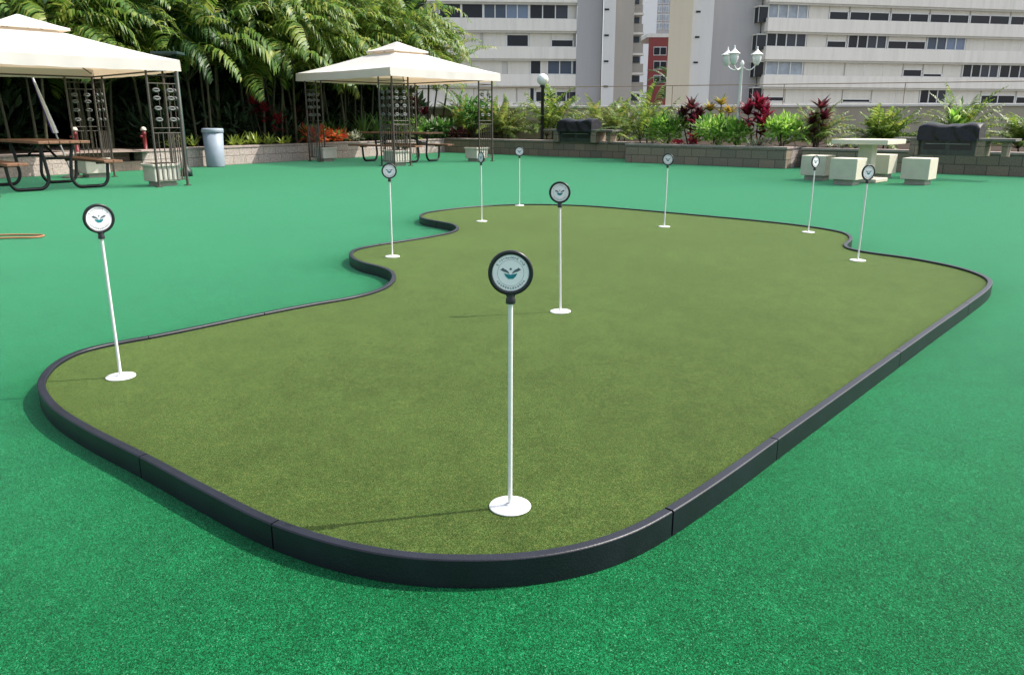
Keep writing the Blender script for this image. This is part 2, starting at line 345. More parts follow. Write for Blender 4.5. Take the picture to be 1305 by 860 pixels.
# ------------------------------------------------------------------ ground
g = MB().poly([(-700, -700, 0), (700, -700, 0), (700, 700, 0), (-700, 700, 0)], 'city').build('city_ground', loc=(0, 0, -9)); tag(g, 'grey city ground far below the terrace', 'ground', kind='structure')
deck = MB(); ring = [ab(-48, -32), ab(26, -32), ab(26, 34), ab(-48, 34)]
deck.poly([p for p in ring], 'turf')
tag(deck.build('turf'), 'bright green artificial turf covering the terrace', 'turf', kind='structure')
tag(MB().prism([ab(-48, -32), ab(26, -32), ab(26, 34.2), ab(-48, 34.2)], -9, -0.01, 'podium').build('terrace_slab'), 'concrete slab under the terrace', 'ground', kind='structure')

# ------------------------------------------------------------------ planter walls
def wall(p, q, h, th, mat, capm, name, label, cat='planter wall'):
    p = Vector(p).to_3d(); q = Vector(q).to_3d(); d = q-p; L = d.length; rz = math.atan2(d.y, d.x)
    o = thing(name, label, cat, (p.x, p.y, 0), rz)
    MB().box((L/2, th/2, (h-0.05)/2), (L, th, h-0.05), mat).build('blocks', o)
    cp = MB(); cp.bbox((L/2, th/2, h-0.025+0.001), (L+0.03, th+0.04, 0.05), capm, 0.008); cp.build('cap', o)
    return o
P0 = Vector((-7.75, 19.15, 0)); P1 = Vector((-2.35, 28.25, 0)); P2 = Vector((4.5, 22.35, 0))
P3 = Vector((3.04, 21.63, 0)); P4 = Vector((6.33, 18.62, 0)); P5 = Vector((6.88, 19.2, 0))
Q0 = Vector((6.75, 18.80, 0)); Q1 = Vector((14.6, 12.3, 0))
wall((-8.35, 18.2), P0, 0.44, 0.3, 'rubble', 'cap', 'planter_wall', 'short end of the pale block planter wall between the paved opening and the bin')
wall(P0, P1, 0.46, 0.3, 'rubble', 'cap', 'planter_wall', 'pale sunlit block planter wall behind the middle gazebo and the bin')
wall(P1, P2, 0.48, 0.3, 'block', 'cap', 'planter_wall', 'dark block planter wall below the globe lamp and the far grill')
def lwall(pts, h, th, mat, capm, label):                # planter front with its return at the right end
    o = thing('planter_wall', label, 'planter wall', (pts[0].x, pts[0].y, 0), math.atan2((pts[1]-pts[0]).y, (pts[1]-pts[0]).x))
    L = (pts[1]-pts[0]).length; rt = (pts[2]-pts[1]).length
    MB().box((L/2, th/2, (h-.05)/2), (L, th, h-.05), mat).build('blocks', o)
    MB().box((L-th/2, th+rt/2-0.01, (h-.052)/2), (th-0.004, rt, h-.052), 'rubble').build('sunlit_end_face', o)  # return facing the sun, its brightness put into paler blocks
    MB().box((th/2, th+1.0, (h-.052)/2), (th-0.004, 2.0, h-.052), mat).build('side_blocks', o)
    cp = MB(); cp.bbox((L/2, th/2, h-.024), (L+.03, th+.04, .05), capm, .008); cp.bbox((L-th/2, th+rt/2+.02, h-.027), (th+.03, rt, .046), capm, .008); cp.build('cap', o)
lwall([P3, P4, P5], 0.49, 0.3, 'block', 'cap', 'dark block planter wall with a sunlit end face coloured paler, bulging forward below the red plants')
wall(Q0, Q1, 0.47, 0.3, 'block', 'cap', 'planter_wall', 'dark block planter wall behind the concrete stools and the near grill')
wall((-12.6, 10.2), (-9.15, 16.9), 0.44, 0.3, 'rubble', 'cap', 'planter_wall', 'pale block planter wall behind the left gazebo')
# soil beds (behind the walls)
def bed(pts, z, name, label):
    tag(MB().poly([(p[0], p[1], z) for p in pts], 'soil').build(name), label, 'soil', kind='structure')
off = 0
W0 = Vector((-6.0, 31.6, 0)); W1 = Vector((24.0, 22.0, 0)); WD = (W1-W0).normalized(); WN = Vector((-WD.y, WD.x, 0))
def onb(p, b): p = Vector(p); return p + B*((W0-p).dot(WN)/B.dot(WN))
i3 = 0.15
bed([P0+B*0.1-A*i3, P1+Vector((0, .2, 0)), onb(P1, off), W0-WD*30, ab(-50, 6), Vector((-12.6, 10.4, 0))-A*0.4, Vector((-9.3, 17, 0))-A*0.3, Vector((-11.5, 18.6, 0)), Vector((-8.5, 18.4, 0))], 0.40, 'soil', 'dark soil under the palm grove')
bed([P1+B*.15, P2+B*.15, onb(P2, off), onb(P1, off)], 0.43, 'soil', 'dark soil bed behind the far planter wall')
bed([P3+B*.15+A*.1, P4+B*.15-A*.1, P5-A*.1+B*.1, onb(P5, off)-A*.1, onb(P3, off)+A*.12], 0.436, 'soil', 'dark soil bed of the red leaved plants')
bed([Q0+B*.15, Q1+B*.15, onb(Q1, off), onb(Q0, off)], 0.425, 'soil', 'dark soil bed along the perimeter wall')
pth = MB().poly([Vector((-9.15, 16.9, .006)), Vector((-8.0, 18.1, .006)), Vector((-12.2, 22.4, .006)), Vector((-13.4, 21.2, .006))], 'paver').build('path'); pth.location.z = 0.41
tag(pth, 'pinkish paved path through the planter opening', 'path', kind='structure')
st = MB(); d0 = Vector((-9.15, 16.95, 0)); d1 = Vector((-8.35, 18.15, 0)); nn = Vector((-.83, .55, 0))
for k, (h0, h1, o0, o1) in enumerate(((0, .2, 0, .45), (0, .41, .45, .9))):
    st.prism([d0+nn*o0, d1+nn*o0, d1+nn*o1, d0+nn*o1], h0+.001, h1, 'paver')
tag(st.build('steps'), 'pinkish paved steps in the opening of the planter wall', 'steps', kind='structure')

# ------------------------------------------------------------------ perimeter wall and railing
PWZ = 1.57
def pwall():
    L = (W1-W0).length; az = math.atan2(WD.y, WD.x)
    o = thing('perimeter_wall', 'long beige rendered parapet wall behind the planters', 'wall', W0, az)
    MB().box((L/2, .1, (PWZ-.08)/2+.0), (L, .2, PWZ-.08), 'pwall').build('render', o)
    MB().bbox((L/2, .1, PWZ-.04), (L, .3, .08), 'band', .012).build('coping', o)
    r = thing('railing', 'thin rusty rail on posts along the beige parapet wall', 'railing', W0+Vector((0, 0, PWZ)), az)
    rz = .64
    MB().tube([(0, .1, rz), (L, .1, rz)], .014, 'rail', 6).build('top_rail', r)
    x = 1.2
    while x < L:
        MB().tube([(x, .1, 0.001), (x, .1, rz)], .012, 'rail', 6).build('post', r); x += 3.6
pwall()

# ------------------------------------------------------------------ putting green
ZT = 0.064; ZC = 0.078
line = [(52, 491), (55, 479), (72, 461), (103, 446), (145, 436), (185, 429), (250, 416), (337, 398), (400, 386), (442, 379), (472, 372), (492, 364), (502, 353), (497, 344), (482, 338.5),
        (463, 334), (450, 328), (447, 322.5), (455, 316.5), (482, 311), (520, 305.3), (555, 299.5), (576, 295), (583, 290), (577, 285.2), (558, 281.5), (540, 278), (536, 274), (543, 270.5), (565, 267), (600, 263.3), (635, 261),
        (668, 260), (705, 260.3), (750, 262), (800, 265.7), (850, 270), (900, 274.5), (950, 279), (1010, 285.3), (1055, 291.5), (1076, 296), (1084, 301), (1083, 306), (1077, 311), (1083, 316), (1105, 320.5), (1160, 328), (1215, 338.5), (1247, 348),
        (1261, 356), (1259, 365), (1232, 386), (1190, 415), (1143, 448), (1065, 503), (988, 557), (920, 605), (850, 650), (800, 676), (740, 695), (675, 706), (600, 709.5), (520, 706), (440, 692), (350, 664), (265, 623), (182, 579), (112, 544), (70, 517)]
wp = [at(x, y, ZC) for x, y in line]
def catmull(P, n):
    out = []; L = len(P)
    for i in range(L):
        p0, p1, p2, p3 = P[i-1], P[i], P[(i+1) % L], P[(i+2) % L]
        t0 = 0.0; t1 = t0+max((p1-p0).length, 1e-6)**.5; t2 = t1+max((p2-p1).length, 1e-6)**.5; t3 = t2+max((p3-p2).length, 1e-6)**.5
        for k in range(n):
            t = t1+(t2-t1)*k/n
            a1 = p0*((t1-t)/(t1-t0))+p1*((t-t0)/(t1-t0)); a2 = p1*((t2-t)/(t2-t1))+p2*((t-t1)/(t2-t1)); a3 = p2*((t3-t)/(t3-t2))+p3*((t-t2)/(t3-t2))
            b1 = a1*((t2-t)/(t2-t0))+a2*((t-t0)/(t2-t0)); b2 = a2*((t3-t)/(t3-t1))+a3*((t-t1)/(t3-t1))
            out.append(b1*((t2-t)/(t2-t1))+b2*((t-t1)/(t2-t1)))
    return out
dense = catmull(wp, 24)
cum = [0.0]
for i in range(len(dense)): cum.append(cum[-1]+(dense[(i+1) % len(dense)]-dense[i]).length)
TOT = cum[-1]
def point(s):
    s %= TOT; lo, hi = 0, len(dense)
    while hi-lo > 1:
        m_ = (lo+hi)//2
        if cum[m_] <= s: lo = m_
        else: hi = m_
    t = (s-cum[lo])/max(cum[lo+1]-cum[lo], 1e-9)
    return dense[lo].lerp(dense[(lo+1) % len(dense)], t)
NP = 900; path = [point(TOT*i/NP) for i in range(NP)]
for _ in range(6): path = [(path[i-1]+path[i]*2+path[(i+1) % NP])/4 for i in range(NP)]      # settle the survey noise
def near(px, py):
    q = at(px, py, ZC); return min(range(NP), key=lambda i: (path[i]-q).length)
green = thing('putting_green', 'curvy olive practice putting green with a low black plastic border', 'putting green', (0, 0, 0))
def inward(i):
    t = (path[(i+2) % NP]-path[i-2]).normalized(); return Vector((t.y, -t.x, 0))
tot = sum(path[i].x*path[(i+1) % NP].y-path[(i+1) % NP].x*path[i].y for i in range(NP))
sgn = 1 if tot < 0 else -1         # path runs clockwise when seen from above
inn = [path[i]+inward(i)*sgn*0.006 for i in range(NP)]
bm = bmesh.new(); vs = [bm.verts.new((p.x, p.y, ZT)) for p in inn]
f = bm.faces.new(vs); bmesh.ops.triangulate(bm, faces=[f]); bmesh.ops.recalc_face_normals(bm, faces=bm.faces)
if sum(ff.normal.z*ff.calc_area() for ff in bm.faces) < 0: bmesh.ops.reverse_faces(bm, faces=bm.faces)
me = bpy.data.meshes.new('putting_surface'); bm.to_mesh(me); bm.free(); me.materials.append(M['putt'])
ps = bpy.data.objects.new('putting_surface', me); C.objects.link(ps); ps.parent = green
cuts = sorted({near(*q) for q in ((850, 650), (988, 557), (1143, 448), (1232, 386), (348, 664), (182, 579), (185, 429), (337, 398), (482, 311), (558, 281.5), (705, 260.3), (860, 271), (1010, 285.3), (1160, 328))})
wide = near(850, 650)
# profile: (offset outwards, height)
W = .030
prof = [(-W/2, .002), (W/2, .002), (W/2, ZC-.0035), (W/2-.0012, ZC-.0012), (W/2-.0035, ZC), (-W/2+.0035, ZC), (-W/2+.0012, ZC-.0012), (-W/2, ZC-.0035)]
strips = [(0, 1), (1, 2), (2, 3, 4), (4, 5), (5, 6, 7), (7, 0)]
for ci, c0 in enumerate(cuts):
    c1 = cuts[(ci+1) % len(cuts)]
    if c1 <= c0: c1 += NP
    pts = [path[i % NP] for i in range(c0, c1+1)]
    nrm = [inward(i % NP)*(-sgn) for i in range(c0, c1+1)]
    pts[0] = pts[0]+(pts[1]-pts[0]).normalized()*(.004 if c0 == wide else .0028); pts[-1] = pts[-1]+(pts[-2]-pts[-1]).normalized()*(.004 if c1 % NP == wide else .0028)
    k = len(prof); v = []; fs = []
    for p, n_ in zip(pts, nrm):
        for o_, h_ in prof: v.append((p.x+n_.x*o_, p.y+n_.y*o_, h_))
    mb = MB()
    for st_ in strips:
        q = len(st_); vv = [v[i*k+j] for i in range(len(pts)) for j in st_]
        mb.add(vv, [(i*q+j, (i+1)*q+j, (i+1)*q+j+1, i*q+j+1) for i in range(len(pts)-1) for j in range(q-1)], 'edge', True)
    mb.add(v[:k], [tuple(range(k-1, -1, -1))], 'edge'); mb.add(v[-k:], [tuple(range(k))], 'edge')
    mb.build('border_panel', green)

# ------------------------------------------------------------------ practice flags
def flag_parts(root):
    HP = 0.600
    MB().tube([(0, 0, .003), (0, 0, HP)], .0062, 'pole', 12).build('pole', root)
    b = MB(); b.lathe([(.0005, .0), (.058, .0), (.0585, .002), (.057, .0042), (.030, .0050), (.0115, .0058), (.0110, .010), (.0066, .011), (.0066, .004)], 'whitep', 40); b.build('base_disc', root)
    hd = MB(); cz = HP+.058; ro, ri = .058, .0475
    n = 48; v = []; fs = []
    pr = [(ro-.003, -.006), (ro, -.004), (ro, .004), (ro-.003, .006), (ri+.002, .006), (ri, .003), (ri, -.003), (ri+.002, -.006)]
    for k in range(n):
        a = 2*math.pi*k/n
        for r_, y_ in pr: v.append((r_*math.cos(a), y_, cz+r_*math.sin(a)))
    for k in range(n):
        for j in range(8): fs.append((k*8+j, k*8+(j+1) % 8, ((k+1) % n)*8+(j+1) % 8, ((k+1) % n)*8+j))
    hd.add(v, fs, 'blackp', True); fr = hd.build('ring_frame', root)
    nk = MB()
    nk.tube([(0, 0, HP-.022), (0, 0, HP-.010), (0, 0, HP-.006), (0, 0, HP+.004)], [.0125, .0125, .0105, .0105], 'blackp', 14)
    pf = [(-.0105, HP-.004), (.0105, HP-.004), (.013, HP+.004), (.022, HP+.0095), (.030, HP+.0098), (0, HP+.0005), (-.030, HP+.0098), (-.022, HP+.0095), (-.013, HP+.004)]
    q = [(-.0105, HP-.004), (.0105, HP-.004), (.0125, HP+.003), (.0205, HP+.0075), (.012, HP+.0075), (-.012, HP+.0075), (-.0205, HP+.0075), (-.0125, HP+.003)]
    m_ = len(q); vv = [(x, -.0055, z) for x, z in q]+[(x, .0055, z) for x, z in q]
    nk.add(vv, [tuple(range(m_)), tuple(range(2*m_-1, m_-1, -1))]+[(i, i+m_, (i+1) % m_+m_, (i+1) % m_) for i in range(m_)], 'blackp'); nk.build('collar', root)
    fc = MB(); circ = [(.0478*math.cos(2*math.pi*k/40), .0478*math.sin(2*math.pi*k/40)) for k in range(40)]
    fc.add([(x, -.0026, cz+y) for x, y in circ]+[(x, .0026, cz+y) for x, y in circ], [tuple(range(40)), tuple(range(79, 39, -1))], 'face'); face = fc.build('sign_face', root)
    em = MB()
    rnd = random.Random(3)
    for side in (-1, 1):
        Y = side*.0031; sx = -side
        def pg(pts, m):
            pts = [(sx*x, Y, cz+z) for x, z in pts]
            em.poly(pts, m)
        # the ring of lettering is far too small to read: a band of letter sized strokes
        for a0, a1, cnt in ((28, 152, 15), (208, 332, 13)):
            for k in range(cnt):
                if rnd.random() < .10: continue
                a = R(a0+(a1-a0)*(k+.5)/cnt); r0, r1 = .0362, .0432; hw = R(2.6)
                for kk in range(2):
                    b0 = a-hw+kk*hw*1.25; b1 = b0+hw*(.55+.3*rnd.random()); q0 = r0+(.0028*rnd.random()); q1 = r1-(.0028*rnd.random())
                    pg([(q0*math.cos(b0), q0*math.sin(b0)), (q0*math.cos(b1), q0*math.sin(b1)), (q1*math.cos(b1), q1*math.sin(b1)), (q1*math.cos(b0), q1*math.sin(b0))], 'inkg')
        for r_ in (.0465, .0335):
            for k in range(36):
                a, b_ = 2*math.pi*k/36, 2*math.pi*(k+1)/36
                pg([(r_*math.cos(a), r_*math.sin(a)), (r_*math.cos(b_), r_*math.sin(b_)), ((r_+.0006)*math.cos(b_), (r_+.0006)*math.sin(b_)), ((r_+.0006)*math.cos(a), (r_+.0006)*math.sin(a))], 'inkg')
        Y = side*.0033
        pg([(-.017, -.001), (-.013, -.009), (-.006, -.0155), (.006, -.0155), (.013, -.009), (.017, -.001), (.008, -.003), (0, -.0045), (-.008, -.003)], 'teal')
        for q in (-1, 1):
            pg([(q*x, z) for x, z in ((.003, -.003), (.011, .0015), (.017, .003), (.027, .0085), (.0245, .0095), (.020, .0135), (.0165, .0105), (.011, .008), (.006, .0035))], 'ink')
        pg([(-.0025, .0075), (.0025, .0075), (.003, .011), (0, .0135), (-.003, .011)], 'ink')
    em.build('emblem', face)
flags = [  # base px, base py, lean x/y, facing turn, label
    (650, 645, (0.003, 0), 2, 'nearest practice flag with round badge, in front of the putting green border curve'),
    (714, 397, (-.02, 0), -4, 'practice flag with round badge mid green, next beyond the nearest one'),
    (154, 480, (0, 0), 14, 'practice flag with round badge alone at the rounded left end of the putting green'),
    (500, 327, (.004, 0), 5, 'practice flag with round badge beside the deep left notch of the border'),
    (614, 282, (-.004, 0), -58, 'practice flag with badge turned edge-on, left rear lobe of the putting green'),
    (662, 262, (-.002, 0), -8, 'tiny practice flag at the farthest border, in front of the dark planter wall'),
    (846.5, 289, (.006, 0), -22, 'practice flag at the rear of the green, in front of the red leaved plants'),
    (1030, 296, (.006, 0), 55, 'practice flag with turned badge in front of the leftmost concrete stool'),
    (1093, 332, (.004, 0), 42, 'practice flag beside the small right notch of the border'),
]
f0 = None
for px, py, ln, yaw, lab in flags:
    p = at(px, py, ZT+.001); base = math.atan2(-p.x, p.y)
    if f0 is None:
        f0 = thing('practice_flag', lab, 'golf flag', p, 0, 'practice flags on the putting green'); flag_parts(f0); o = f0
    else: o = dup(f0, p, 0, lab)
    o.rotation_euler = Euler((0, ln[0], base+R(yaw)), 'XYZ')

# hose
hp = []
for k in range(26):
    t = k/25; hp.append((-5.6+.95*t, 7.48+.035*math.sin(t*7+1), .012))
e = hp[-1]
for k in range(1, 10):
    a = -math.pi/2+math.pi*k/10; hp.append((e[0]+.10*math.cos(a), e[1]+.095+.095*math.sin(a), .012))
e = hp[-1]
for k in range(1, 26):
    t = k/25; hp.append((e[0]-1.05*t, e[1]-.11*t+.045*math.sin(t*6), .012+.024*(.5<t<.9)))
tag(MB().tube(hp, .0085, 'hose', 8).build('garden_hose'), 'orange brown hose doubled back on the green turf', 'hose')

# ------------------------------------------------------------------ gazebos
scroll_mesh = [None]
GU, GV = 3.4, 3.65       # size along B and along -A
def gazebo(label, loc, zs=1.0, ov=.16):
    g = thing('gazebo', label, 'gazebo', loc, math.atan2(B.y, B.x), 'cream canopy gazebos')    # local x = B, local y = -A
    g.scale = (1, 1, zs)
    H = 2.12
    # canopy: two tiers with a valance
    cv = MB(); x0, x1, y0, y1 = -ov, GU+ov, -ov, GV+ov; cx, cy = GU/2, GV/2
    ER, TR, tw = H+.02, 2.80, .40
    def sheet(xa, xb, ya, yb, za, xc, xd, yc, yd, zb, nseg=10, sag=.0):
        low = [(xa, ya), (xb, ya), (xb, yb), (xa, yb)]; up = [(xc, yc), (xd, yc), (xd, yd), (xc, yd)]
        for s in range(4):
            a, b = low[s], low[(s+1) % 4]; c, d = up[s], up[(s+1) % 4]
            v = []; fs = []
            for j in range(nseg+1):
                t = j/nseg
                for i in range(nseg+1):
                    u = i/nseg
                    px_ = (a[0]*(1-u)+b[0]*u)*(1-t)+(c[0]*(1-u)+d[0]*u)*t; py_ = (a[1]*(1-u)+b[1]*u)*(1-t)+(c[1]*(1-u)+d[1]*u)*t
                    z = za+(zb-za)*(t**1.12) + .006*math.sin(u*23+s*2)*math.sin(math.pi*t)*math.sin(math.pi*u) - sag*math.sin(math.pi*u)*math.sin(math.pi*min(1, t*1.0+.12))
                    v.append((px_, py_, z))
            for j in range(nseg):
                for i in range(nseg): fs.append((j*(nseg+1)+i, j*(nseg+1)+i+1, (j+1)*(nseg+1)+i+1, (j+1)*(nseg+1)+i))
            cv.add(v, fs, 'canvas', True)
    sheet(x0, x1, y0, y1, ER+.14, cx-tw, cx+tw, cy-tw, cy+tw, TR, 10, .05)
    cor = [(x0, y0), (x1, y0), (x1, y1), (x0, y1)]
    for s in range(4):                                   # valance with a slight ripple
        a, b = cor[s], cor[(s+1) % 4]; v = []; fs = []; n = 28
        d = (Vector((b[0]-a[0], b[1]-a[1], 0))).normalized(); nr = Vector((d.y, -d.x, 0))
        for i in range(n+1):
            u = i/n; e = math.sin(math.pi*u); rp = .012*math.sin(u*34+s)*e
            bx, by = a[0]+(b[0]-a[0])*u, a[1]+(b[1]-a[1])*u
            v.append((bx, by, ER+.14-.05*e*math.sin(math.pi*.12))); v.append((bx+nr.x*(.012+rp), by+nr.y*(.012+rp), ER-.055-.015*e+rp*.4))
        for i in range(n): fs.append((2*i, 2*i+1, 2*i+3, 2*i+2))
        cv.add(v, fs, 'canvas', True)
    can = cv.build('canopy', g)
    cv = MB()
    sheet(cx-.58, cx+.58, cy-.58, cy+.58, TR+.03, cx-.02, cx+.02, cy-.02, cy+.02, TR+.27, 6, .02)
    c4 = [(cx-.58, cy-.58), (cx+.58, cy-.58), (cx+.58, cy+.58), (cx-.58, cy+.58)]
    for s in range(4):
        a, b = c4[s], c4[(s+1) % 4]; cv.add([(a[0], a[1], TR+.03), (b[0], b[1], TR+.03), (b[0], b[1], TR-.01), (a[0], a[1], TR-.01)], [(0, 1, 2, 3)], 'canvas')
    cv.build('vent_canopy', g)
    fr = MB()
    for xx, yy in ((0, 0), (GU, 0), (GU, GV), (0, GV)):   # hip rafters
        fr.tube([(xx, yy, H+.07), (cx+(tw if xx > cx else -tw)*.9, cy+(tw if yy > cy else -tw)*.9, TR-.06)], .013, 'iron', 6)
        fr.tube([(cx+(tw if xx > cx else -tw)*.9, cy+(tw if yy > cy else -tw)*.9, TR-.06), (cx, cy, TR+.2)], .012, 'iron', 6)
    for a, b in (((0, 0), (GU, 0)), ((GU, 0), (GU, GV)), ((GU, GV), (0, GV)), ((0, GV), (0, 0))):
        fr.tube([(*a, H), (*b, H)], .016, 'iron', 6)
    k = tw*.9
    fr.tube([(cx-k, cy-k, TR-.06), (cx+k, cy-k, TR-.06), (cx+k, cy+k, TR-.06), (cx-k, cy+k, TR-.06)], .013, 'iron', 6, closed=True)
    fr.build('roof_frame', g)
    PWD = .50
    for xx, yy in ((0, 0), (GU, 0), (GU, GV), (0, GV)):
        sx = 1 if xx == 0 else -1; sy = 1 if yy == 0 else -1
        for qx, qy, nm in ((xx, yy, 'corner_post'), (xx+sx*PWD, yy, 'side_post'), (xx, yy+sy*PWD, 'side_post')):
            MB().tube([(qx, qy, 0.001), (qx, qy, H)], .023 if nm == 'corner_post' else .020, 'iron', 8).box((qx, qy, .008), (.09, .09, .014), 'iron').build(nm, g)
        for dx, dy in ((sx, 0), (0, sy)):                 # screen panel between each pair of posts
            p = MB()
            for z in (.12, .98, 1.07, 2.0, 1.86): p.tube([(xx, yy, z), (xx+dx*PWD, yy+dy*PWD, z)], .008, 'iron', 6)
            for j in range(1, 6): p.tube([(xx+dx*PWD*j/6, yy+dy*PWD*j/6, .12), (xx+dx*PWD*j/6, yy+dy*PWD*j/6, .98)], .009, 'iron', 5)
            for j in (2, 4):
                ex, ey = xx+dx*PWD*j/6, yy+dy*PWD*j/6
                p.tube([(ex, ey, 1.07), (ex, ey, 1.86)], .006, 'iron', 5)
            pn = p.build('screen_panel', g)
            for z in (1.22, 1.42, 1.60, 1.74):
                for j in (1.6, 4.4):
                    if scroll_mesh[0] is None:
                        orn = MB(); n = 10
                        orn.tube([(.050*math.cos(2*math.pi*i/n), 0, .026*math.sin(2*math.pi*i/n)) for i in range(n)], .017, 'orn', 6, closed=True)
                        orn.tube([(-.055, 0, 0), (.055, 0, 0)], .006, 'orn', 5)
                        sc_ = orn.build('scroll', pn); scroll_mesh[0] = sc_.data
                    else:
                        sc_ = bpy.data.objects.new('scroll', scroll_mesh[0]); C.objects.link(sc_); sc_.parent = pn
                    sc_.location = (xx+dx*PWD*j/6, yy+dy*PWD*j/6, z); sc_.rotation_euler = (0, 0, math.atan2(dy, dx))
    return g
def planter_box(p, label, mat=None):
    o = thing('planter_box', label, 'planter', p, math.atan2(B.y, B.x), 'cream planter boxes in the gazebo corners')
    b = MB(); w = .40
    b.bbox((0, 0, .195), (w, w, .25), 'plant_box', .01); b.bbox((0, 0, .305), (w+.04, w+.04, .04), 'plant_box', .008)
    b.build('box', o)
    MB().box((0, 0, .036), (w-.1, w-.1, .07), 'concg').build('foot', o)
    MB().box((0, 0, .327), (w-.06, w-.06, .01), 'soil').build('soil_top', o)
    o.scale = (1.12, 1.12, 1.15)
    return o
g2N = Vector((-2.85, 19.55, 0)); g1N = Vector((-5.62, 13.85, 0)) - B*GU
gz1 = gazebo('cream canopy gazebo at the left edge, cut by the frame', g1N, 0.90, .06)
gz2 = gazebo('whole cream canopy gazebo in front of the palms, right of the bin', g2N)
def gpos(n, x, y): return n + B*x - A*y
IN = .30
planter_box(gpos(g1N, GU-IN, IN), 'cream planter box in the right corner of the left gazebo')
pb = planter_box(gpos(g1N, GU-IN, GV-IN), 'cream planter box in the rear corner of the left gazebo, beyond the picnic table')
planter_box(gpos(g1N, IN, IN), 'cream planter box at the left image edge below the gazebo')
planter_box(gpos(g2N, IN, IN), 'cream planter box in the near corner of the middle gazebo')
planter_box(gpos(g2N, GU-IN, IN), 'cream planter box in the right corner of the middle gazebo')
planter_box(gpos(g2N, IN, GV-IN), 'cream planter box in the left corner of the middle gazebo')

# ------------------------------------------------------------------ picnic tables
def picnic(label, loc, rz):
    o = thing('picnic_table', label, 'picnic table', loc, rz, 'picnic tables under the gazebos')      # local x = long axis
    L = 2.3
    for y0, z, nb, nm in ((0, .755, 5, 'tabletop'), (-.70, .435, 2, 'bench'), (.70, .435, 2, 'bench')):
        b = MB(); bw = .145
        for k in range(nb): b.bbox((0, y0+(k-(nb-1)/2)*(bw+.007), z), (L, bw, .042), 'wood', .006)
        b.build(nm, o)
    for x in (-.72, .72):
        f = MB(); r = .027
        for s in (-1, 1):
            pts = [(x, s*.25, .73), (x, s*.20, .5), (x, s*.17, .22)]
            for k in range(1, 7):
                a = math.pi*.5*k/6; pts.append((x, s*(.17+.14*(1-math.cos(a))), .22-.19*math.sin(a)))
            pts.append((x, s*.60, .03))
            for k in range(1, 7):
                a = math.pi*.5*k/6; pts.append((x, s*(.62+.12*math.sin(a)), .03+.17*(1-math.cos(a))))
            pts += [(x, s*.75, .30), (x, s*.76, .405)]
            f.tube(pts, r, 'tube', 8)
            f.tube([(x, s*.58, .405), (x, s*.84, .405)], r*.8, 'tube', 8)
        f.tube([(x, -.2, .5), (x, .2, .5)], r*.8, 'tube', 8); f.tube([(x, -.36, .725), (x, .36, .725)], r*.8, 'tube', 8)
        f.tube([(x, 0, .5), (x*.15, 0, .725)], r*.7, 'tube', 8)
        f.build('leg_frame', o)
    return o
c1 = gpos(g1N, 1.62, 1.42); c2 = gpos(g2N, 1.7, 1.8)
pt = picnic('brown topped picnic table with black tube legs under the left gazebo', c1, math.atan2(-A.y, -A.x))
dup(pt, c2, math.atan2(.52, -.86), 'brown topped picnic table with black tube legs under the middle gazebo')

# folded umbrella leaning over the left table
um = thing('folded_umbrella', 'folded white and purple umbrella standing tilted behind the left picnic table', 'umbrella', (-8.62, 15.75, 0))
top = Vector((-.55, .0, 2.02))
MB().tube([(0, 0, .01), top*.98], .018, 'steel', 8).build('pole', um)
for m_, ph, nm in (('white_cloth', 0.0, 'white_panel'), ('purple', math.pi, 'purple_panel')):
    fz = MB(); v = []; fs = []; n = 9; k = 10
    for j in range(k+1):
        t = j/k; c = top*(.42+.58*t); r = .042*(1-t)**.7+.008
        for i in range(n+1):
            a = ph-1.65+math.pi*1.05*i/n; rr = r*(1+.22*math.cos(a*7)); v.append((c.x+rr*math.cos(a), c.y+rr*math.sin(a), c.z))
    for j in range(k):
        for i in range(n): fs.append((j*(n+1)+i, j*(n+1)+i+1, (j+1)*(n+1)+i+1, (j+1)*(n+1)+i))
    fz.add(v, fs, m_, True); fz.build(nm, um)
tb = MB(); tb.lathe([(.001, 0), (.2, 0), (.2, .03), (.05, .06), (.03, .16), (.001, .16)], 'concg', 16); tb.build('base', um)

# red standpipes in the dark planting
def standpipe(p, label):
    o = thing('standpipe', label, 'hydrant', p, 0, 'red standpipes among the palms')
    MB().lathe([(.001, 0), (.11, 0), (.11, .03), (.075, .035), (.075, .55), (.09, .56), (.09, .62), (.075, .63), (.07, .70)], 'red', 14).build('barrel', o)
    MB().lathe([(.105, .70), (.115, .73), (.08, .79), (.03, .82), (.001, .82)], 'conc', 14).build('cap', o)
    MB().tube([(-.07, -.03, .5), (-.16, -.09, .5)], .04, 'red', 10).build('outlet', o)
    return o
s1 = standpipe((-9.35, 17.35, .0), 'red standpipe with pale cap seen past the left picnic table'); s1.location = (-9.55, 17.75, .41); s1.scale = (.58, .58, .66)
s2 = dup(s1, (-8.45, 18.65, .40), .6, 'red standpipe partly hidden behind the corner screen of the left gazebo')

# dark green lamp post by the left gazebo
lp = thing('lamp_post', 'dark green post with a flat square cap beside the left gazebo corner', 'lamp post', (-6.55, 16.15, 0))
MB().lathe([(.001, 0), (.11, 0), (.11, .12), (.06, .16), (.05, .3), (.045, 2.3), (.001, 2.3)], 'dgreen', 12).build('post', lp)
b = MB(); b.bbox((-.12, 0, 2.33), (.52, .40, .055), 'dgreen', .012); b.tube([(0, 0, 2.35), (0, 0, 2.46)], .012, 'dgreen', 6); b.build('lamp_head', lp)

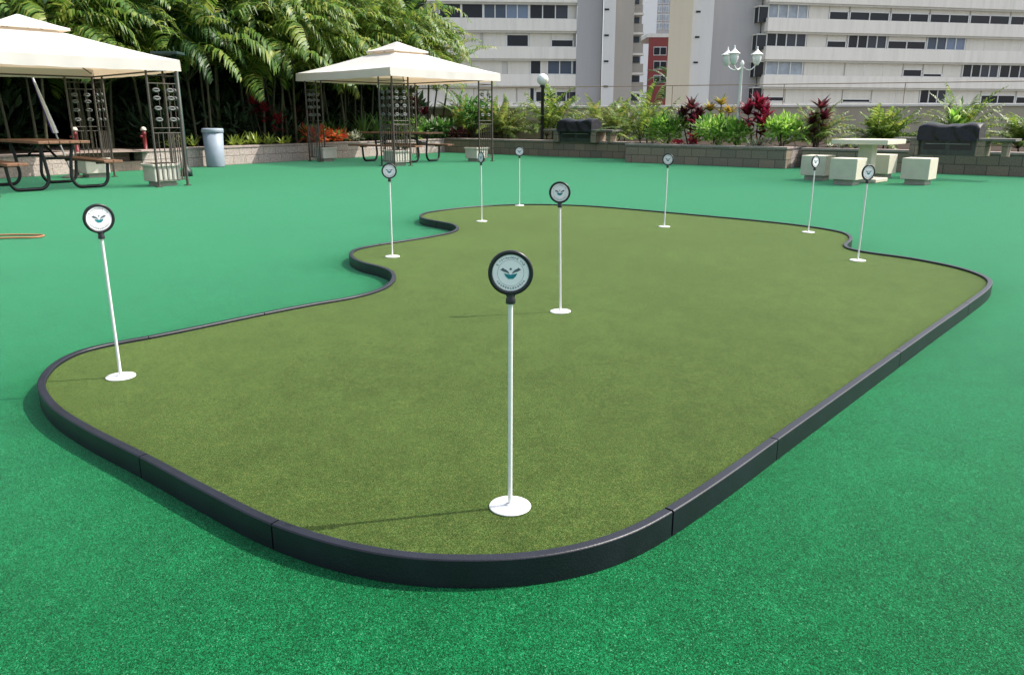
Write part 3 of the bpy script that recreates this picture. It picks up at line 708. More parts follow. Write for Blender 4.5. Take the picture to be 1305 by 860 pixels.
# bin
p = at(271, 213.5); bn = thing('litter_bin', 'blue grey round litter bin against the pale planter wall', 'litter bin', p+Vector((0, .22, 0)))
MB().lathe([(.001, 0.002), (.205, .002), (.21, .02), (.235, .80), (.225, .80), (.2, .1), (.001, .1)], 'bin', 28).build('body', bn)
MB().lathe([(.245, .80), (.252, .81), (.252, .87), (.24, .895), (.19, .90), (.175, .86), (.16, .80)], 'binlid', 28).build('rim', bn)

# ------------------------------------------------------------------ concrete table and stools
tcn = ab(-5.26, 15.2); ct = thing('concrete_table', 'square concrete table on a pedestal among four cube stools', 'table', tcn, ANG)
MB().bbox((0, 0, .715), (.98, .98, .085), 'conc', .01).build('tabletop', ct)
MB().bbox((0, 0, .37), (.25, .25, .60), 'conc', .012).build('pedestal', ct)
MB().bbox((0, 0, .036), (.62, .62, .07), 'conc', .012).build('foot', ct)
stool = None
for da, db, lab in ((.02, -.92, 'front cube stool of concrete, nearest the putting green'), (-.80, -.22, 'leftmost cube stool of concrete, against the pale wall end'),
                    (-.12, 1.12, 'rear cube stool of concrete behind the table pedestal'), (.92, -.03, 'rightmost cube stool of concrete, standing apart below the covered grill')):
    pos = ab(-5.26+da, 15.2+db)
    if stool is None:
        stool = thing('concrete_stool', lab, 'stool', pos, ANG, 'concrete cube stools round the table')
        MB().bbox((0, 0, .275), (.46, .46, .36), 'conc', .008).build('seat_block', stool)
        MB().bbox((0, 0, .049), (.34, .34, .094), 'concg', .006).build('foot', stool)
    else: dup(stool, pos, ANG, lab)

# ------------------------------------------------------------------ covered grills
def grill(label, pos, rz):
    o = thing('barbecue_grill', label, 'barbecue', pos, rz, 'covered barbecue grills behind the planter wall')
    for x in (-.76, .76): MB().bbox((x, 0, .15), (.20, .55, .30), 'block', .006).build('pier', o)
    MB().bbox((-.98, 0, .325), (.56, .60, .05), 'slab', .006).build('shelf', o)
    MB().bbox((1.08, 0, .325), (.82, .60, .05), 'slab', .006).build('shelf', o)
    MB().bbox((1.25, .05, .15), (.12, .35, .30), 'block', .006).build('prop', o)
    g_ = MB(); g_.box((0, .04, .16), (1.30, .44, .30), 'grill'); g_.box((-.3, -.183, .20), (.5, .012, .16), 'tube'); g_.box((.3, -.183, .20), (.5, .012, .16), 'tube'); g_.build('grill_body', o)
    MB().tube([(-.5, -.215, .235), (.5, -.215, .235)], .011, 'steel', 8).tube([(-.5, -.215, .235), (-.5, -.17, .235)], .009, 'steel', 6).tube([(.5, -.215, .235), (.5, -.17, .235)], .009, 'steel', 6).build('front_rail', o)
    cvv = MB(); nx, ny = 40, 18; rn = random.Random(5)
    ph = [(rn.uniform(3, 15), rn.uniform(3, 15), rn.uniform(0, 6)) for _ in range(7)]
    def wr(u, v): return sum(math.sin(a*u+b_*v+c) for a, b_, c in ph)/7
    def shell(u, v):      # u across the width, v from the front hem over the top to the back hem
        x = (u-.5)*1.42; s = v
        if s < .34: t = s/.34; y = -.31+.05*t; z = .305+.33*t
        elif s < .66: t = (s-.34)/.32; y = -.26+.5*t; z = .635+.06*math.sin(math.pi*t)
        else: t = (s-.66)/.34; y = .24+.07*t; z = .635-.33*t
        e = abs(u-.5)*2
        sg = -.075*math.sin(math.pi*u)*(1 if .3 < s < .7 else .4)-.07*(e**6)
        k = wr(u*2, v*2)*.05 - .03*max(0, math.sin(u*19+2.2*math.sin(v*6)))**6*(1 if v < .5 else .4)
        z2 = z+sg+k*.6; y2 = y+k*(1 if s < .5 else -1)
        x2 = x*(1-.06*(z-.305))
        return (x2, y2, max(z2, .30))
    v = [shell(i/nx, j/ny) for j in range(ny+1) for i in range(nx+1)]
    fs = [(j*(nx+1)+i, j*(nx+1)+i+1, (j+1)*(nx+1)+i+1, (j+1)*(nx+1)+i) for j in range(ny) for i in range(nx)]
    for e in (0, nx):
        cc = [shell(e/nx, j/ny) for j in range(ny+1)]; fs2 = [tuple(range(ny+1))]; cvv.add(cc, fs2, 'cover')
    cvv.add(v, fs, 'cover', True); cvv.build('cover', o)
    return o
gp = (at(1198, 197, .47)+B*.55); gp.z = .43
gr = grill('barbecue grill under a black cover on the right, behind the concrete table', gp, ANG); gr.scale = (.76, .82, .95)
g2p = at(726, 180, .48)+B*.45; g2p.z = .435
dup(gr, g2p, ANG, 'farther barbecue grill under a black cover, between the globe lamp and the palms').scale = (.95, .9, 1.08)

# ------------------------------------------------------------------ lamps
gl = thing('globe_lamp', 'black lamp post topped with a white globe behind the dark planter wall', 'lamp post', (1.0, 26.95, .12))
MB().lathe([(.001, 0), (.10, 0), (.10, .05), (.062, .08), (.056, .2), (.052, 1.98), (.085, 2.0), (.09, 2.05), (.05, 2.07), (.001, 2.07)], 'blackp', 16).build('post', gl)
MB().lathe([(.185*math.sin(math.pi*k/16)+.0001, 2.235-.185*math.cos(math.pi*k/16)) for k in range(17)], 'globe', 24).build('globe', gl)
ll = thing('lantern_post', 'slim white lamp post with three peaked lanterns among the red plants', 'lamp post', (5.62, 20.3, .34))
MB().lathe([(.001, 0), (.10, 0), (.10, .10), (.06, .14), (.045, .25), (.036, 2.02), (.05, 2.04), (.05, 2.10), (.02, 2.14), (.001, 2.16)], 'lampw', 14).build('post', ll)
for an in (R(8), R(150), R(222)):
    dx, dy = math.cos(an), math.sin(an); r = .34
    MB().tube([(dx*(.03+r*t), dy*(.03+r*t), 2.0-.10*math.sin(math.pi*t)+.06*t) for t in [k/10 for k in range(11)]], .016, 'lampw', 6).build('arm', ll)
    cx, cy = dx*(.03+r), dy*(.03+r)
    ln_ = MB(); ln_.lathe([(.001, 2.04), (.05, 2.04), (.06, 2.07), (.085, 2.10), (.088, 2.11)], 'lampw', 10, (cx, cy, 0)); la = ln_.build('lantern', ll)
    MB().lathe([(.001, 2.278), (.150, 2.28), (.154, 2.29), (.095, 2.33), (.048, 2.37), (.024, 2.40), (.013, 2.47), (.001, 2.48)], 'lampw', 10, (cx, cy, 0), False).build('lantern_cap', la)
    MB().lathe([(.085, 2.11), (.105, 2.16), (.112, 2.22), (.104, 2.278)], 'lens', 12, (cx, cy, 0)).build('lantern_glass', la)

# ------------------------------------------------------------------ buildings
def facade(name, label, pxa, pxb, Ya, Yb, bands, rows, pyref, depth=14, ztop=None, rowmats=None):
    a = Vector((ray(pxa, pyref).x/ray(pxa, pyref).y*Ya, Ya, 0)); b_ = Vector((ray(pxb, pyref).x/ray(pxb, pyref).y*Yb, Yb, 0))
    d = (b_-a); L = d.length; d.normalize(); n = Vector((d.y, -d.x, 0)); rz = math.atan2(d.y, d.x)
    o = thing(name, label, 'building', (a.x, a.y, -9), rz)
    def loc(px, py):
        q = onplane(px, py, a, n); return (q-a).dot(d), q.z+9
    zt = ztop if ztop else loc(pxa, -60)[1]
    MB().box((L/2, .6+depth/2, zt/2), (L, depth, zt), 'bwall').build('wall', o)
    pm = (pxa+pxb)/2
    for t0, t1 in bands:
        s, z1 = loc(pm, t0); _, z0 = loc(pm, t1)
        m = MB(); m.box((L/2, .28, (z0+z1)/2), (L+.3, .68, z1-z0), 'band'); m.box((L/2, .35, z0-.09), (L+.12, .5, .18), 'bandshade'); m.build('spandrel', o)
    for (y0, y1, items) in rows:
        _, z1 = loc(pm, y0); _, z0 = loc(pm, y1)
        for x0, x1, kind, np_, f0_, f1_ in items:
            s0, _ = loc(x0, (y0+y1)/2); s1, _ = loc(x1, (y0+y1)/2)
            if kind == 'p':
                m = MB(); m.box(((s0+s1)/2, .55, (z0+z1)/2), (s1-s0, .09, z1-z0), 'panel')
                for k in range(1, np_): m.box((s0+(s1-s0)*k/np_, .50, (z0+z1)/2), (.06, .05, z1-z0), 'alu')
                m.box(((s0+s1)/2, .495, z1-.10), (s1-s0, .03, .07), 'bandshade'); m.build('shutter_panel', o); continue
            za, zb = z1-(z1-z0)*f1_, z1-(z1-z0)*f0_
            if f0_ > 0.02: MB().box(((s0+s1)/2, .55, (zb+z1)/2), (s1-s0, .09, z1-zb), 'panel').build('shutter_panel', o)
            if f1_ < .98: MB().box(((s0+s1)/2, .55, (za+z0)/2), (s1-s0, .09, za-z0), 'panel').build('shutter_panel', o)
            fr = MB()
            for k in range(np_+1):
                xx = s0+(s1-s0)*k/np_; fr.box((xx, .53, (za+zb)/2), (.10, .12, zb-za), 'alu')
            fr.box(((s0+s1)/2, .531, zb-.04), (s1-s0+.10, .122, .08), 'alu'); fr.box(((s0+s1)/2, .531, za+.04), (s1-s0+.10, .122, .08), 'alu')
            w_ = fr.build('window', o)
            gm = {'d': 'glassd', 'b': 'glassb', 'c': 'curtain'}[kind]; pn = MB()
            for k in range(np_): pn.box((s0+(s1-s0)*(k+.5)/np_, .56, (za+zb)/2), ((s1-s0)/np_-.10, .03, zb-za-.16), gm)
            pn.build('pane', w_)
    return o, loc, L
def X3(v): return 960+v/3.783
def X2(v): return 540+v/5.93
rowsR = [
    (8.5, 28, [(X3(85), X3(275), 'c', 4, 0, 1), (X3(282), X3(378), 'p', 1, 0, 1), (X3(382), X3(474), 'd', 1, .42, 1), (X3(482), X3(672), 'd', 2, .40, 1), (X3(682), X3(864), 'd', 2, .40, 1), (X3(872), X3(1060), 'd', 2, .38, 1), (X3(1068), X3(1258), 'd', 2, .36, 1), (X3(1264), X3(1400), 'd', 2, .36, 1)]),
    (44.5, 63, [(X3(76), X3(266), 'd', 4, 0, 1), (X3(272), X3(366), 'p', 1, 0, 1), (X3(370), X3(462), 'd', 1, .5, 1), (X3(472), X3(657), 'd', 4, .02, 1), (X3(666), X3(848), 'd', 2, .4, 1), (X3(856), X3(1040), 'b', 4, .05, 1), (X3(1046), X3(1400), 'p', 4, 0, 1)]),
    (79, 98, [(X3(72), X3(250), 'c', 3, 0, 1), (X3(258), X3(450), 'p', 2, 0, 1), (X3(458), X3(735), 'p', 3, 0, 1), (X3(740), X3(830), 'd', 1, .48, 1), (X3(838), X3(928), 'd', 1, .74, 1), (X3(932), X3(1020), 'p', 1, 0, 1), (X3(1028), X3(1200), 'd', 4, .03, 1), (X3(1208), X3(1400), 'd', 4, .03, 1)]),
    (112.5, 132, [(X3(60), X3(160), 'd', 1, .6, .92), (X3(168), X3(440), 'p', 3, 0, 1), (X3(446), X3(580), 'd', 1, .72, .97), (X3(588), X3(815), 'p', 2, 0, 1), (X3(820), X3(945), 'd', 3, .02, 1), (X3(950), X3(1110), 'p', 1, 0, 1), (X3(1116), X3(1280), 'd', 2, .4, 1), (X3(1288), X3(1400), 'd', 1, .5, 1)]),
    (148, 167, [(X3(60), X3(700), 'p', 5, 0, 1), (X3(710), X3(1400), 'd', 6, .3, 1)]),
]
bandsR = [(-30, -8), (-8, 8.5), (28, 44.5), (63, 79), (98, 112.5), (132, 148), (167, 183)]
bR, locR, LR = facade('apartment_building', 'long white apartment block with banded balconies on the right', 978, 1345, 80, 87, bandsR, rowsR, 60, 14)
# glazed dark corner at its left end
cm = MB()
for t0, t1 in ((8.5, 28), (44.5, 63), (79, 98), (112.5, 132)):
    _, z1 = locR(985, t0); _, z0 = locR(985, t1); cm.box((-.42, 1.9, (z0+z1)/2), (.8, 3.0, z1-z0), 'glassd')
    for k in range(4): cm.box((-.83, .6+k*.85, (z0+z1)/2), (.06, .08, z1-z0), 'alu')
cm.build('corner_glazing', bR)
cs = MB()
for t0, t1 in bandsR:
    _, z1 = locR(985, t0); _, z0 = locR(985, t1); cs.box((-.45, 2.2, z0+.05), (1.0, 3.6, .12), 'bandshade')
cs.build('corner_slab', bR)
rowsL = [
    (3, 23, [(480, 556, 'p', 4, 0, 1), (X2(118), X2(280), 'd', 1, .02, 1), (X2(288), X2(448), 'd', 1, .02, 1), (X2(456), X2(795), 'b', 4, .02, 1), (X2(805), X2(1098), 'd', 3, .02, 1), (X2(1102), X2(1160), 'p', 1, 0, 1)]),
    (38.5, 59, [(440, 612, 'p', 6, 0, 1), (X2(452), X2(626), 'p', 2, 0, 1), (X2(630), X2(795), 'd', 1, .2, 1), (X2(802), X2(965), 'p', 2, 0, 1), (X2(970), X2(1136), 'd', 1, .5, 1)]),
    (74.5, 94.5, [(440, 640, 'p', 6, 0, 1), (X2(640), X2(805), 'p', 1, 0, 1), (X2(810), X2(890), 'd', 1, 0, 1), (X2(893), X2(936), 'p', 1, 0, 1), (X2(940), X2(1125), 'b', 2, 0, 1), (X2(1130), X2(1162), 'b', 1, 0, 1)]),
    (109.5, 130, [(440, 660, 'p', 6, 0, 1), (X2(700), X2(800), 'p', 1, 0, 1), (X2(805), X2(840), 'd', 1, 0, 1), (X2(850), X2(1160), 'd', 4, .3, 1)]),
    (146, 166, [(440, 735, 'p', 8, 0, 1)]),
]
bandsL = [(-50, -33), (-33, -14), (-14, 2), (23, 38.5), (59, 74.5), (94.5, 109.5), (130, 146), (166, 182)]
bL, locL, LL = facade('apartment_building', 'white apartment block with banded balconies behind the middle gazebo', 400, 735.5, 78, 80, bandsL, rowsL, 60, 12)
def slab_tower(name, label, faces, Y, ztop_px=-70, thick=10, vents=None, extra=None):
    x0 = faces[0][0]; p0 = Vector((ray(x0, 60).x/ray(x0, 60).y*Y, Y, 0)); o = thing(name, label, 'building', (p0.x, Y, -9))
    zt = onplane(x0, ztop_px, p0, Vector((0, -1, 0))).z+9
    for xa, xb, mat, dy, nm in faces:
        a = onplane(xa, 60, p0, Vector((0, -1, 0))).x-p0.x; b_ = onplane(xb, 60, p0, Vector((0, -1, 0))).x-p0.x
        k = 1+(thick+dy)/Y; sh = lambda x: (x+p0.x)*k-p0.x
        ra, rb = (sh(a)+.05, sh(b_)-.05)
        MB().prism([(a, dy), (b_, dy), (rb, dy+thick), (ra, dy+thick)], 0, zt, mat).build(nm, o)
    for vx, vy, dy in (vents or []):
        q = onplane(vx, vy, p0, Vector((0, -1, 0))); MB().box((q.x-p0.x, dy-.02, q.z+9), (.42, .08, .16), 'glassd').build('vent', o)
    return o, p0, zt
tA, pA, zA = slab_tower('tower_block', 'grey tower with a pale vented strip between the two apartment blocks', [(735.5, 768, 'towerg', 0.9, 'grey_face'), (768, 783.5, 'towerl', 0, 'pale_strip'), (783.5, 808, 'towerb', 0.7, 'brown_face')], 79,
    vents=[(773.5, 12.5, 0), (773, 45.5, 0), (772.5, 78.5, 0), (772, 110.5, 0)])
def X1(v): return 720+v/5.02
# balcony stack on its right
for k, (t0, t1) in enumerate(((-22, -12), (3, 13.5), (28, 39), (53, 66), (80, 91.5), (104, 116))):
    a = onplane(X1(443), t0, pA, Vector((0, -1, 0))); c = onplane(X1(518), t1, pA, Vector((0, -1, 0)))
    m = MB(); m.box(((a.x+c.x)/2-pA.x, 1.9, (a.z+c.z)/2+9), (c.x-a.x, .18, a.z-c.z), 'towerb'); m.box(((a.x+c.x)/2-pA.x+.05, 2.3, c.z+9-.1), (c.x-a.x+.1, 1.2, .2), 'band'); m.build('balcony', tA)
    d_ = onplane(X1(518), t1+12, pA, Vector((0, -1, 0)))
    MB().box(((a.x+c.x)/2-pA.x, 3.2, (c.z+d_.z)/2+9-.1), (c.x-a.x-.2, .1, c.z-d_.z-.3), 'glassb').build('balcony_window', tA)
a = onplane(X1(443), 60, pA, Vector((0, -1, 0))).x-pA.x; c_ = onplane(X1(520), 60, pA, Vector((0, -1, 0))).x-pA.x
MB().box(((a+c_)/2, 8.3, zA/2), (c_-a, 10, zA), 'bwall').build('balcony_wall', tA)
tB, pB, zB = slab_tower('tower_block', 'beige tower with a pale vented strip left of the right apartment block', [(851.5, 880.5, 'beige', 0.0, 'beige_face'), (880.5, 908.5, 'towerl', .5, 'pale_strip'), (908.5, 974, 'towerg', 1.8, 'grey_face')], 79.5,
    vents=[(891.5, 14.5, .5), (890, 47, .5), (888, 79.5, .5)])
tC, pC, zC = slab_tower('tower_block', 'distant white tower with gridded windows seen between two towers', [(806, 835.5, 'globe', 0, 'white_edge'), (835.5, 856, 'towerg', .8, 'window_face')], 150)
for i, t in enumerate((-40, -28, -16, -4, 7, 18, 29)):
    for xa in (837, 846):
        a = onplane(xa, t, pC, Vector((0, -1, 0))); c = onplane(xa+7.5, t+8.5, pC, Vector((0, -1, 0)))
        m = MB(); m.box(((a.x+c.x)/2-pC.x, .75, (a.z+c.z)/2+9), (c.x-a.x, .12, a.z-c.z), 'alu'); wq = m.build('window', tC)
        m = MB(); [m.box((a.x+(c.x-a.x)*(k+.5)/2-pC.x, .68, (a.z+c.z)/2+9), ((c.x-a.x)/2-.12, .06, a.z-c.z-.2), 'curtain') for k in range(2)]; m.build('pane', wq)
tD, pD, zD = slab_tower('red_building', 'brick red building low between the two towers', [(826.5, 857, 'redb', 0, 'wall')], 120, ztop_px=48)
for t0, t1 in ((60, 71), (78, 89), (96, 106)):
    a = onplane(833, t0, pD, Vector((0, -1, 0))); c = onplane(849, t1, pD, Vector((0, -1, 0)))
    m = MB(); m.box(((a.x+c.x)/2-pD.x, -.03, (a.z+c.z)/2+9), (c.x-a.x, .1, a.z-c.z), 'alu'); wq = m.build('window', tD)
    m = MB(); [m.box((a.x+(c.x-a.x)*(k+.5)/2-pD.x, -.10, (a.z+c.z)/2+9), ((c.x-a.x)/2-.12, .06, a.z-c.z-.2), 'glassd') for k in range(2)]; m.build('pane', wq)
MB().box(((onplane(842, 45, pD, Vector((0, -1, 0))).x-pD.x), 5, zD+.25), (3.9, 10.2, .5), 'panel').build('roof_edge', tD)

# ------------------------------------------------------------------ plants
def frond(mb, o, az, el, L, droop, mat, rnd, npair=22, ll=.42, lw=.034, stemr=.011, vee=.5, stemm='stem', hangk=1.0):
    o = Vector(o); pts = []; p = o.copy(); n = 12; d_el = el
    hd = Vector((math.cos(az), math.sin(az), 0)); twist = rnd.uniform(-.3, .3)
    for i in range(n+1):
        pts.append(p.copy()); t = i/n
        e = el-droop*(t**1.5); p = p+(hd*math.cos(e)+Vector((0, 0, math.sin(e))))*(L/n)
    mb.tube(pts, [stemr*(1-.8*i/n) for i in range(n+1)], stemm, 4, False)
    for k in range(npair):
        t = .16+.84*(k+rnd.random()*.5)/npair
        if t > .995: t = .995
        i = min(int(t*n), n-1); fr_ = t*n-i; c = pts[i].lerp(pts[i+1], fr_); tg = (pts[i+1]-pts[i]).normalized()
        sd_ = tg.cross(Vector((0, 0, 1))); sd_ = sd_.normalized() if sd_.length > .05 else Vector((-hd.y, hd.x, 0)); up = sd_.cross(tg).normalized()
        if up.z < 0: up = -up
        size = ll*(math.sin(math.pi*min(1, .18+.80*t))**.7)*rnd.uniform(.85, 1.1)
        for s in (-1, 1):
            dr = (sd_*s*.85+tg*.62+up*(vee*(1-.5*t)+rnd.uniform(-.15, .15)+s*twist*.3)).normalized()
            wv = (tg-dr*tg.dot(dr)).normalized()*lw*.5
            hang = hangk*(.7+.6*rnd.random())
        m1 = c+dr*size*.40; d2 = (dr+Vector((0, 0, -.55*hang))).normalized(); m2 = m1+d2*size*.34
        d3 = (d2+Vector((0, 0, -.95*hang))).normalized(); tip = m2+d3*size*.34
        mb.add([c-wv*.45, c+wv*.45, m1+wv, m1-wv, m2+wv*.8, m2-wv*.8, tip+wv*.06, tip-wv*.06], [(0, 1, 2, 3), (3, 2, 4, 5), (5, 4, 6, 7)], mat)
def palm(name, label, cat, loc, stems, seed, mat='frond', nf=9, L=2.0, group=None, ll=.42, lw=.034, elr=(.5, 1.35), droop=(1.2, 2.0), npair=22, tr=.045, scale=1.0, hangk=1.0):
    """stems: list of (dx, dy, height, leanx, leany)"""
    rnd = random.Random(seed); o = thing(name, label, cat, loc, 0, group)
    tk = MB(); cr = MB()
    for dx, dy, h, lx, ly in stems:
        pts = [(dx+lx*h*(t**1.4), dy+ly*h*(t**1.4), h*t) for t in [i/8 for i in range(9)]]
        tk.tube(pts, [tr*(1-.35*i/8) for i in range(9)], 'stem', 7)
        if h > 1.2:
            for q in range(3, 26):
                t = q/26
                c = (dx+lx*h*(t**1.4), dy+ly*h*(t**1.4), h*t); rr = tr*(1-.35*t)
                tk.lathe([(rr*.98, -.006), (rr*1.1, 0), (rr*.98, .006)], 'bark', 7, c)
        a0 = rnd.uniform(0, 6.28)
        for k in range(nf):
            az = a0+2.4*k+rnd.uniform(-.3, .3); q = (k+.5)/nf
            el = elr[1]+(elr[0]-elr[1])*q+rnd.uniform(-.12, .12)
            frond(cr, pts[-1], az, el, L*rnd.uniform(.82, 1.12), rnd.uniform(*droop), mat, rnd, npair, ll, lw, hangk=hangk)
    tk.build('trunk', o); cr.build('crown', o)
    o.scale = (scale,)*3
    return o
def leafclump(mb, c, rad, n, ln, wd, mat, rnd, up=.3, fold=True):
    for _ in range(n):
        v = Vector((rnd.gauss(0, 1), rnd.gauss(0, 1), rnd.gauss(0, 1))).normalized()*(rnd.random()**.45)
        p = Vector(c)+Vector((v.x*rad[0], v.y*rad[1], v.z*rad[2]))
        d = (v+Vector((rnd.uniform(-.6, .6), rnd.uniform(-.6, .6), up+rnd.uniform(-.5, .5)))).normalized()
        s = d.cross(Vector((rnd.uniform(-1, 1), rnd.uniform(-1, 1), 1))).normalized()*wd*rnd.uniform(.35, .6); L = ln*rnd.uniform(.6, 1.25); nn_ = d.cross(s).normalized()
        m1 = p+d*L*.5+nn_*L*.06; tip = p+d*L-nn_*L*.08
        mb.add([p, m1+s, tip, m1-s], [(0, 1, 2, 3)], mat)
def shrub(name, label, cat, loc, rad, n, ln, wd, mat, seed, group=None, mat2=None, n2=0):
    rnd = random.Random(seed); o = thing(name, label, cat, loc, rnd.uniform(0, 6), group)
    st_ = MB()
    for k in range(7):
        a = rnd.uniform(0, 6.28); r_ = rnd.uniform(.2, .7)
        st_.tube([(0.03*math.cos(a), .03*math.sin(a), 0), (rad[0]*r_*.5*math.cos(a), rad[1]*r_*.5*math.sin(a), rad[2]*.8), (rad[0]*r_*math.cos(a), rad[1]*r_*math.sin(a), rad[2]*1.4)], [.012, .009, .005], 'bark', 5)
    st_.build('stem', o)
    mb = MB()
    nb = 7
    for k in range(nb):
        a = 2*math.pi*k/nb+rnd.uniform(-.4, .4); rr = rnd.uniform(.25, .7); c = (rad[0]*rr*math.cos(a), rad[1]*rr*math.sin(a), rad[2]*(.75+rnd.uniform(.0, .65)))
        s = rnd.uniform(.4, .62); leafclump(mb, c, (rad[0]*s, rad[1]*s, rad[2]*s), n//nb, ln, wd, mat, rnd)
        if mat2: leafclump(mb, (c[0], c[1], c[2]+rad[2]*.25), (rad[0]*s, rad[1]*s, rad[2]*s*.8), n2//nb, ln, wd, mat2, rnd)
    mb.build('foliage', o)
    return o
def rosette(mb, c, n, L, wd, mat, rnd, elr=(.35, 1.4), droop=.7):
    for k in range(n):
        az = 2.4*k+rnd.uniform(-.3, .3); el = elr[0]+(elr[1]-elr[0])*rnd.random(); LL = L*rnd.uniform(.7, 1.1)
        h = Vector((math.cos(az), math.sin(az), 0)); s = Vector((-h.y, h.x, 0)); p = Vector(c); pts = []
        for i in range(6):
            pts.append(p.copy()); e = el-droop*(i/5)**1.3; p = p+(h*math.cos(e)+Vector((0, 0, math.sin(e))))*(LL/5)
        ws = [.35, .85, 1, .85, .5, .04]; v = []
        for q, w_ in zip(pts, ws): v += [q-s*wd*w_*.5, q+s*wd*w_*.5]
        mb.add(v, [(2*i, 2*i+1, 2*i+3, 2*i+2) for i in range(5)], mat)
def caneplant(name, label, cat, loc, canes, mat, seed, n=30, L=.42, wd=.095, group=None, elr=(.2, 1.45)):
    rnd = random.Random(seed); o = thing(name, label, cat, loc, 0, group); st_ = MB(); mb = MB()
    for dx, dy, h in canes:
        st_.tube([(dx*.2, dy*.2, 0), (dx*.8, dy*.8, h*.6), (dx, dy, h)], [.02, .016, .012], 'bark', 6)
        rosette(mb, (dx, dy, h-.03), n, L, wd, mat, rnd, elr); rosette(mb, (dx*.9, dy*.9, h-.2), n//2, L*.9, wd, mat, rnd, (-.1, .7))
    st_.build('stem', o); mb.build('foliage', o)
    return o
def bedspot(px, t, z=.43): pass

def on_line(px, p, q, back, z):          # point 'back' metres behind the wall p-q seen at column px
    n_ = Vector((-(q-p).y, (q-p).x, 0)).normalized(); 
    if n_.y < 0: n_ = -n_
    pp = p+n_*back; d = ray(px, 150); d.z = 0
    k = (pp.x*n_.x+pp.y*n_.y)/(d.x*n_.x+d.y*n_.y)
    return Vector((d.x*k, d.y*k, z))

# -- the grove
cl = lambda sd, k, sp, h0, h1: [(random.Random(sd+i).uniform(-sp, sp), random.Random(sd*3+i).uniform(-sp, sp), random.Random(sd*5+i).uniform(h0, h1), random.Random(sd*7+i).uniform(-.13, .13), random.Random(sd*11+i).uniform(-.13, .13)) for i in range(k)]
FR = 'palms of the grove beside the gazebos'
pA1 = palm('areca_palm', 'yellowish feathery palm at the right end of the grove, spilling towards the apartment block', 'palm tree', (-3.1, 29.9, .4), [(0, 0, 2.6, .05, 0), (.5, .2, 2.0, .14, -.05), (-.5, .1, 3.0, -.05, .0), (.1, .6, 1.7, .12, .05), (-.3, -.3, 1.9, 0, -.1)], 11, 'frondy', 12, 2.3, FR, .58, .042, npair=32, hangk=1.2)
pA2 = palm('areca_palm', 'bright green palm straight behind the middle gazebo roof peak', 'palm tree', (-5.0, 27.6, .4), cl(21, 5, .8, 1.5, 3.6), 12, 'frond', 12, 3.1, FR, .82, .066, npair=30, droop=(1.4, 2.2), hangk=.9)
pA3 = palm('areca_palm', 'dark feathery palm with crowded canes behind the bin', 'palm tree', (-9.3, 21.6, .4), cl(33, 4, .7, 2.0, 4.2), 13, 'frondd', 13, 3.0, FR, .82, .066, npair=30, droop=(1.4, 2.3), hangk=1.4)
pA4 = palm('areca_palm', 'dark palm with arching drooping fronds left of the middle gazebo', 'palm tree', (-7.6, 24.3, .4), cl(45, 4, .6, 1.6, 3.6), 14, 'frond', 12, 3.3, FR, .85, .068, npair=32, droop=(1.7, 2.5), hangk=1.0)
def gp_(src, x, y, rz, sc, lab):
    dup(src, (x, y, .4), rz, lab, scale=sc)
gp_(pA2, -6.1, 26.3, 2.0, 1.0, 'bright green palm behind the left end of the middle gazebo canopy')
gp_(pA4, -8.6, 23.0, 1.2, 1.02, 'palm with long drooping tips above the bin, left of the orange plants')
gp_(pA4, -4.2, 29.0, 4.0, 1.0, 'green palm just left of the spilling yellowish palm')
gp_(pA3, -11.0, 20.4, 1.0, 1.0, 'dark palm seen through the corner screen of the left gazebo')
gp_(pA3, -10.5, 23.4, 2.5, 1.08, 'dark palm in the second row behind the bin')
gp_(pA3, -13.0, 20.6, 4.1, 1.1, 'dark palm directly above the left gazebo roof')
gp_(pA3, -12.4, 18.0, 5.3, .95, 'dark palm with bare canes under the left gazebo canopy')
gp_(pA3, -14.8, 18.6, .5, 1.05, 'dark palm at the top left corner of the picture')
gp_(pA4, -6.6, 23.9, 3.3, .92, 'palm with bright drooping tips left of the middle gazebo canopy corner')
gp_(pA2, -9.9, 20.2, 5.1, .9, 'bright palm in the front row directly behind the bin')
gp_(pA2, -3.9, 28.1, 5.6, .85, 'short bright palm right behind the middle gazebo canopy')
pA5 = palm('areca_palm', 'low hanging palm in front of the bare canes, left of the middle gazebo', 'palm tree', (-7.0, 23.0, .4), [(0, 0, 1.5, .05, -.05), (.4, .3, 1.9, .08, 0), (-.4, .3, 2.1, -.08, 0)], 15, 'frond', 11, 2.5, FR, .78, .062, npair=28, droop=(1.5, 2.3), hangk=1.0, tr=.035)
gp_(pA5, -9.9, 19.6, 2.2, .95, 'low hanging palm between the bin and the left gazebo corner')
gp_(pA5, -5.3, 26.0, 4.2, .95, 'low hanging palm behind the left half of the middle gazebo')
gp_(pA5, -12.2, 16.9, 1.1, .9, 'low hanging palm behind the folded umbrella')
gp_(pA5, -8.4, 21.6, 5.2, 1.1, 'low hanging palm above the yellow green bromeliads right of the bin')
gp_(pA5, -6.1, 24.9, 0.6, 1.12, 'low hanging palm behind the left corner of the middle gazebo')
gp_(pA5, -10.9, 18.6, 3.1, 1.05, 'low hanging palm behind the corner screen of the left gazebo')
gp_(pA5, -4.4, 27.4, 2.6, 1.05, 'low hanging palm behind the right half of the middle gazebo')
back = [(-7.2, 28.2, 3.0, 1.15), (-9.4, 26.4, .4, 1.2), (-11.8, 25.3, 1.4, 1.2), (-14.2, 23.6, 2.4, 1.2), (-16.6, 21.0, 3.9, 1.2), (-5.9, 30.6, 5.0, 1.15), (-12.0, 28.6, 5.5, 1.3), (-9.0, 30.0, 1.9, 1.3), (-15.8, 26.4, 2.9, 1.3), (-18.4, 23.6, 0.9, 1.3), (-17.5, 17.6, 2.2, 1.1)]
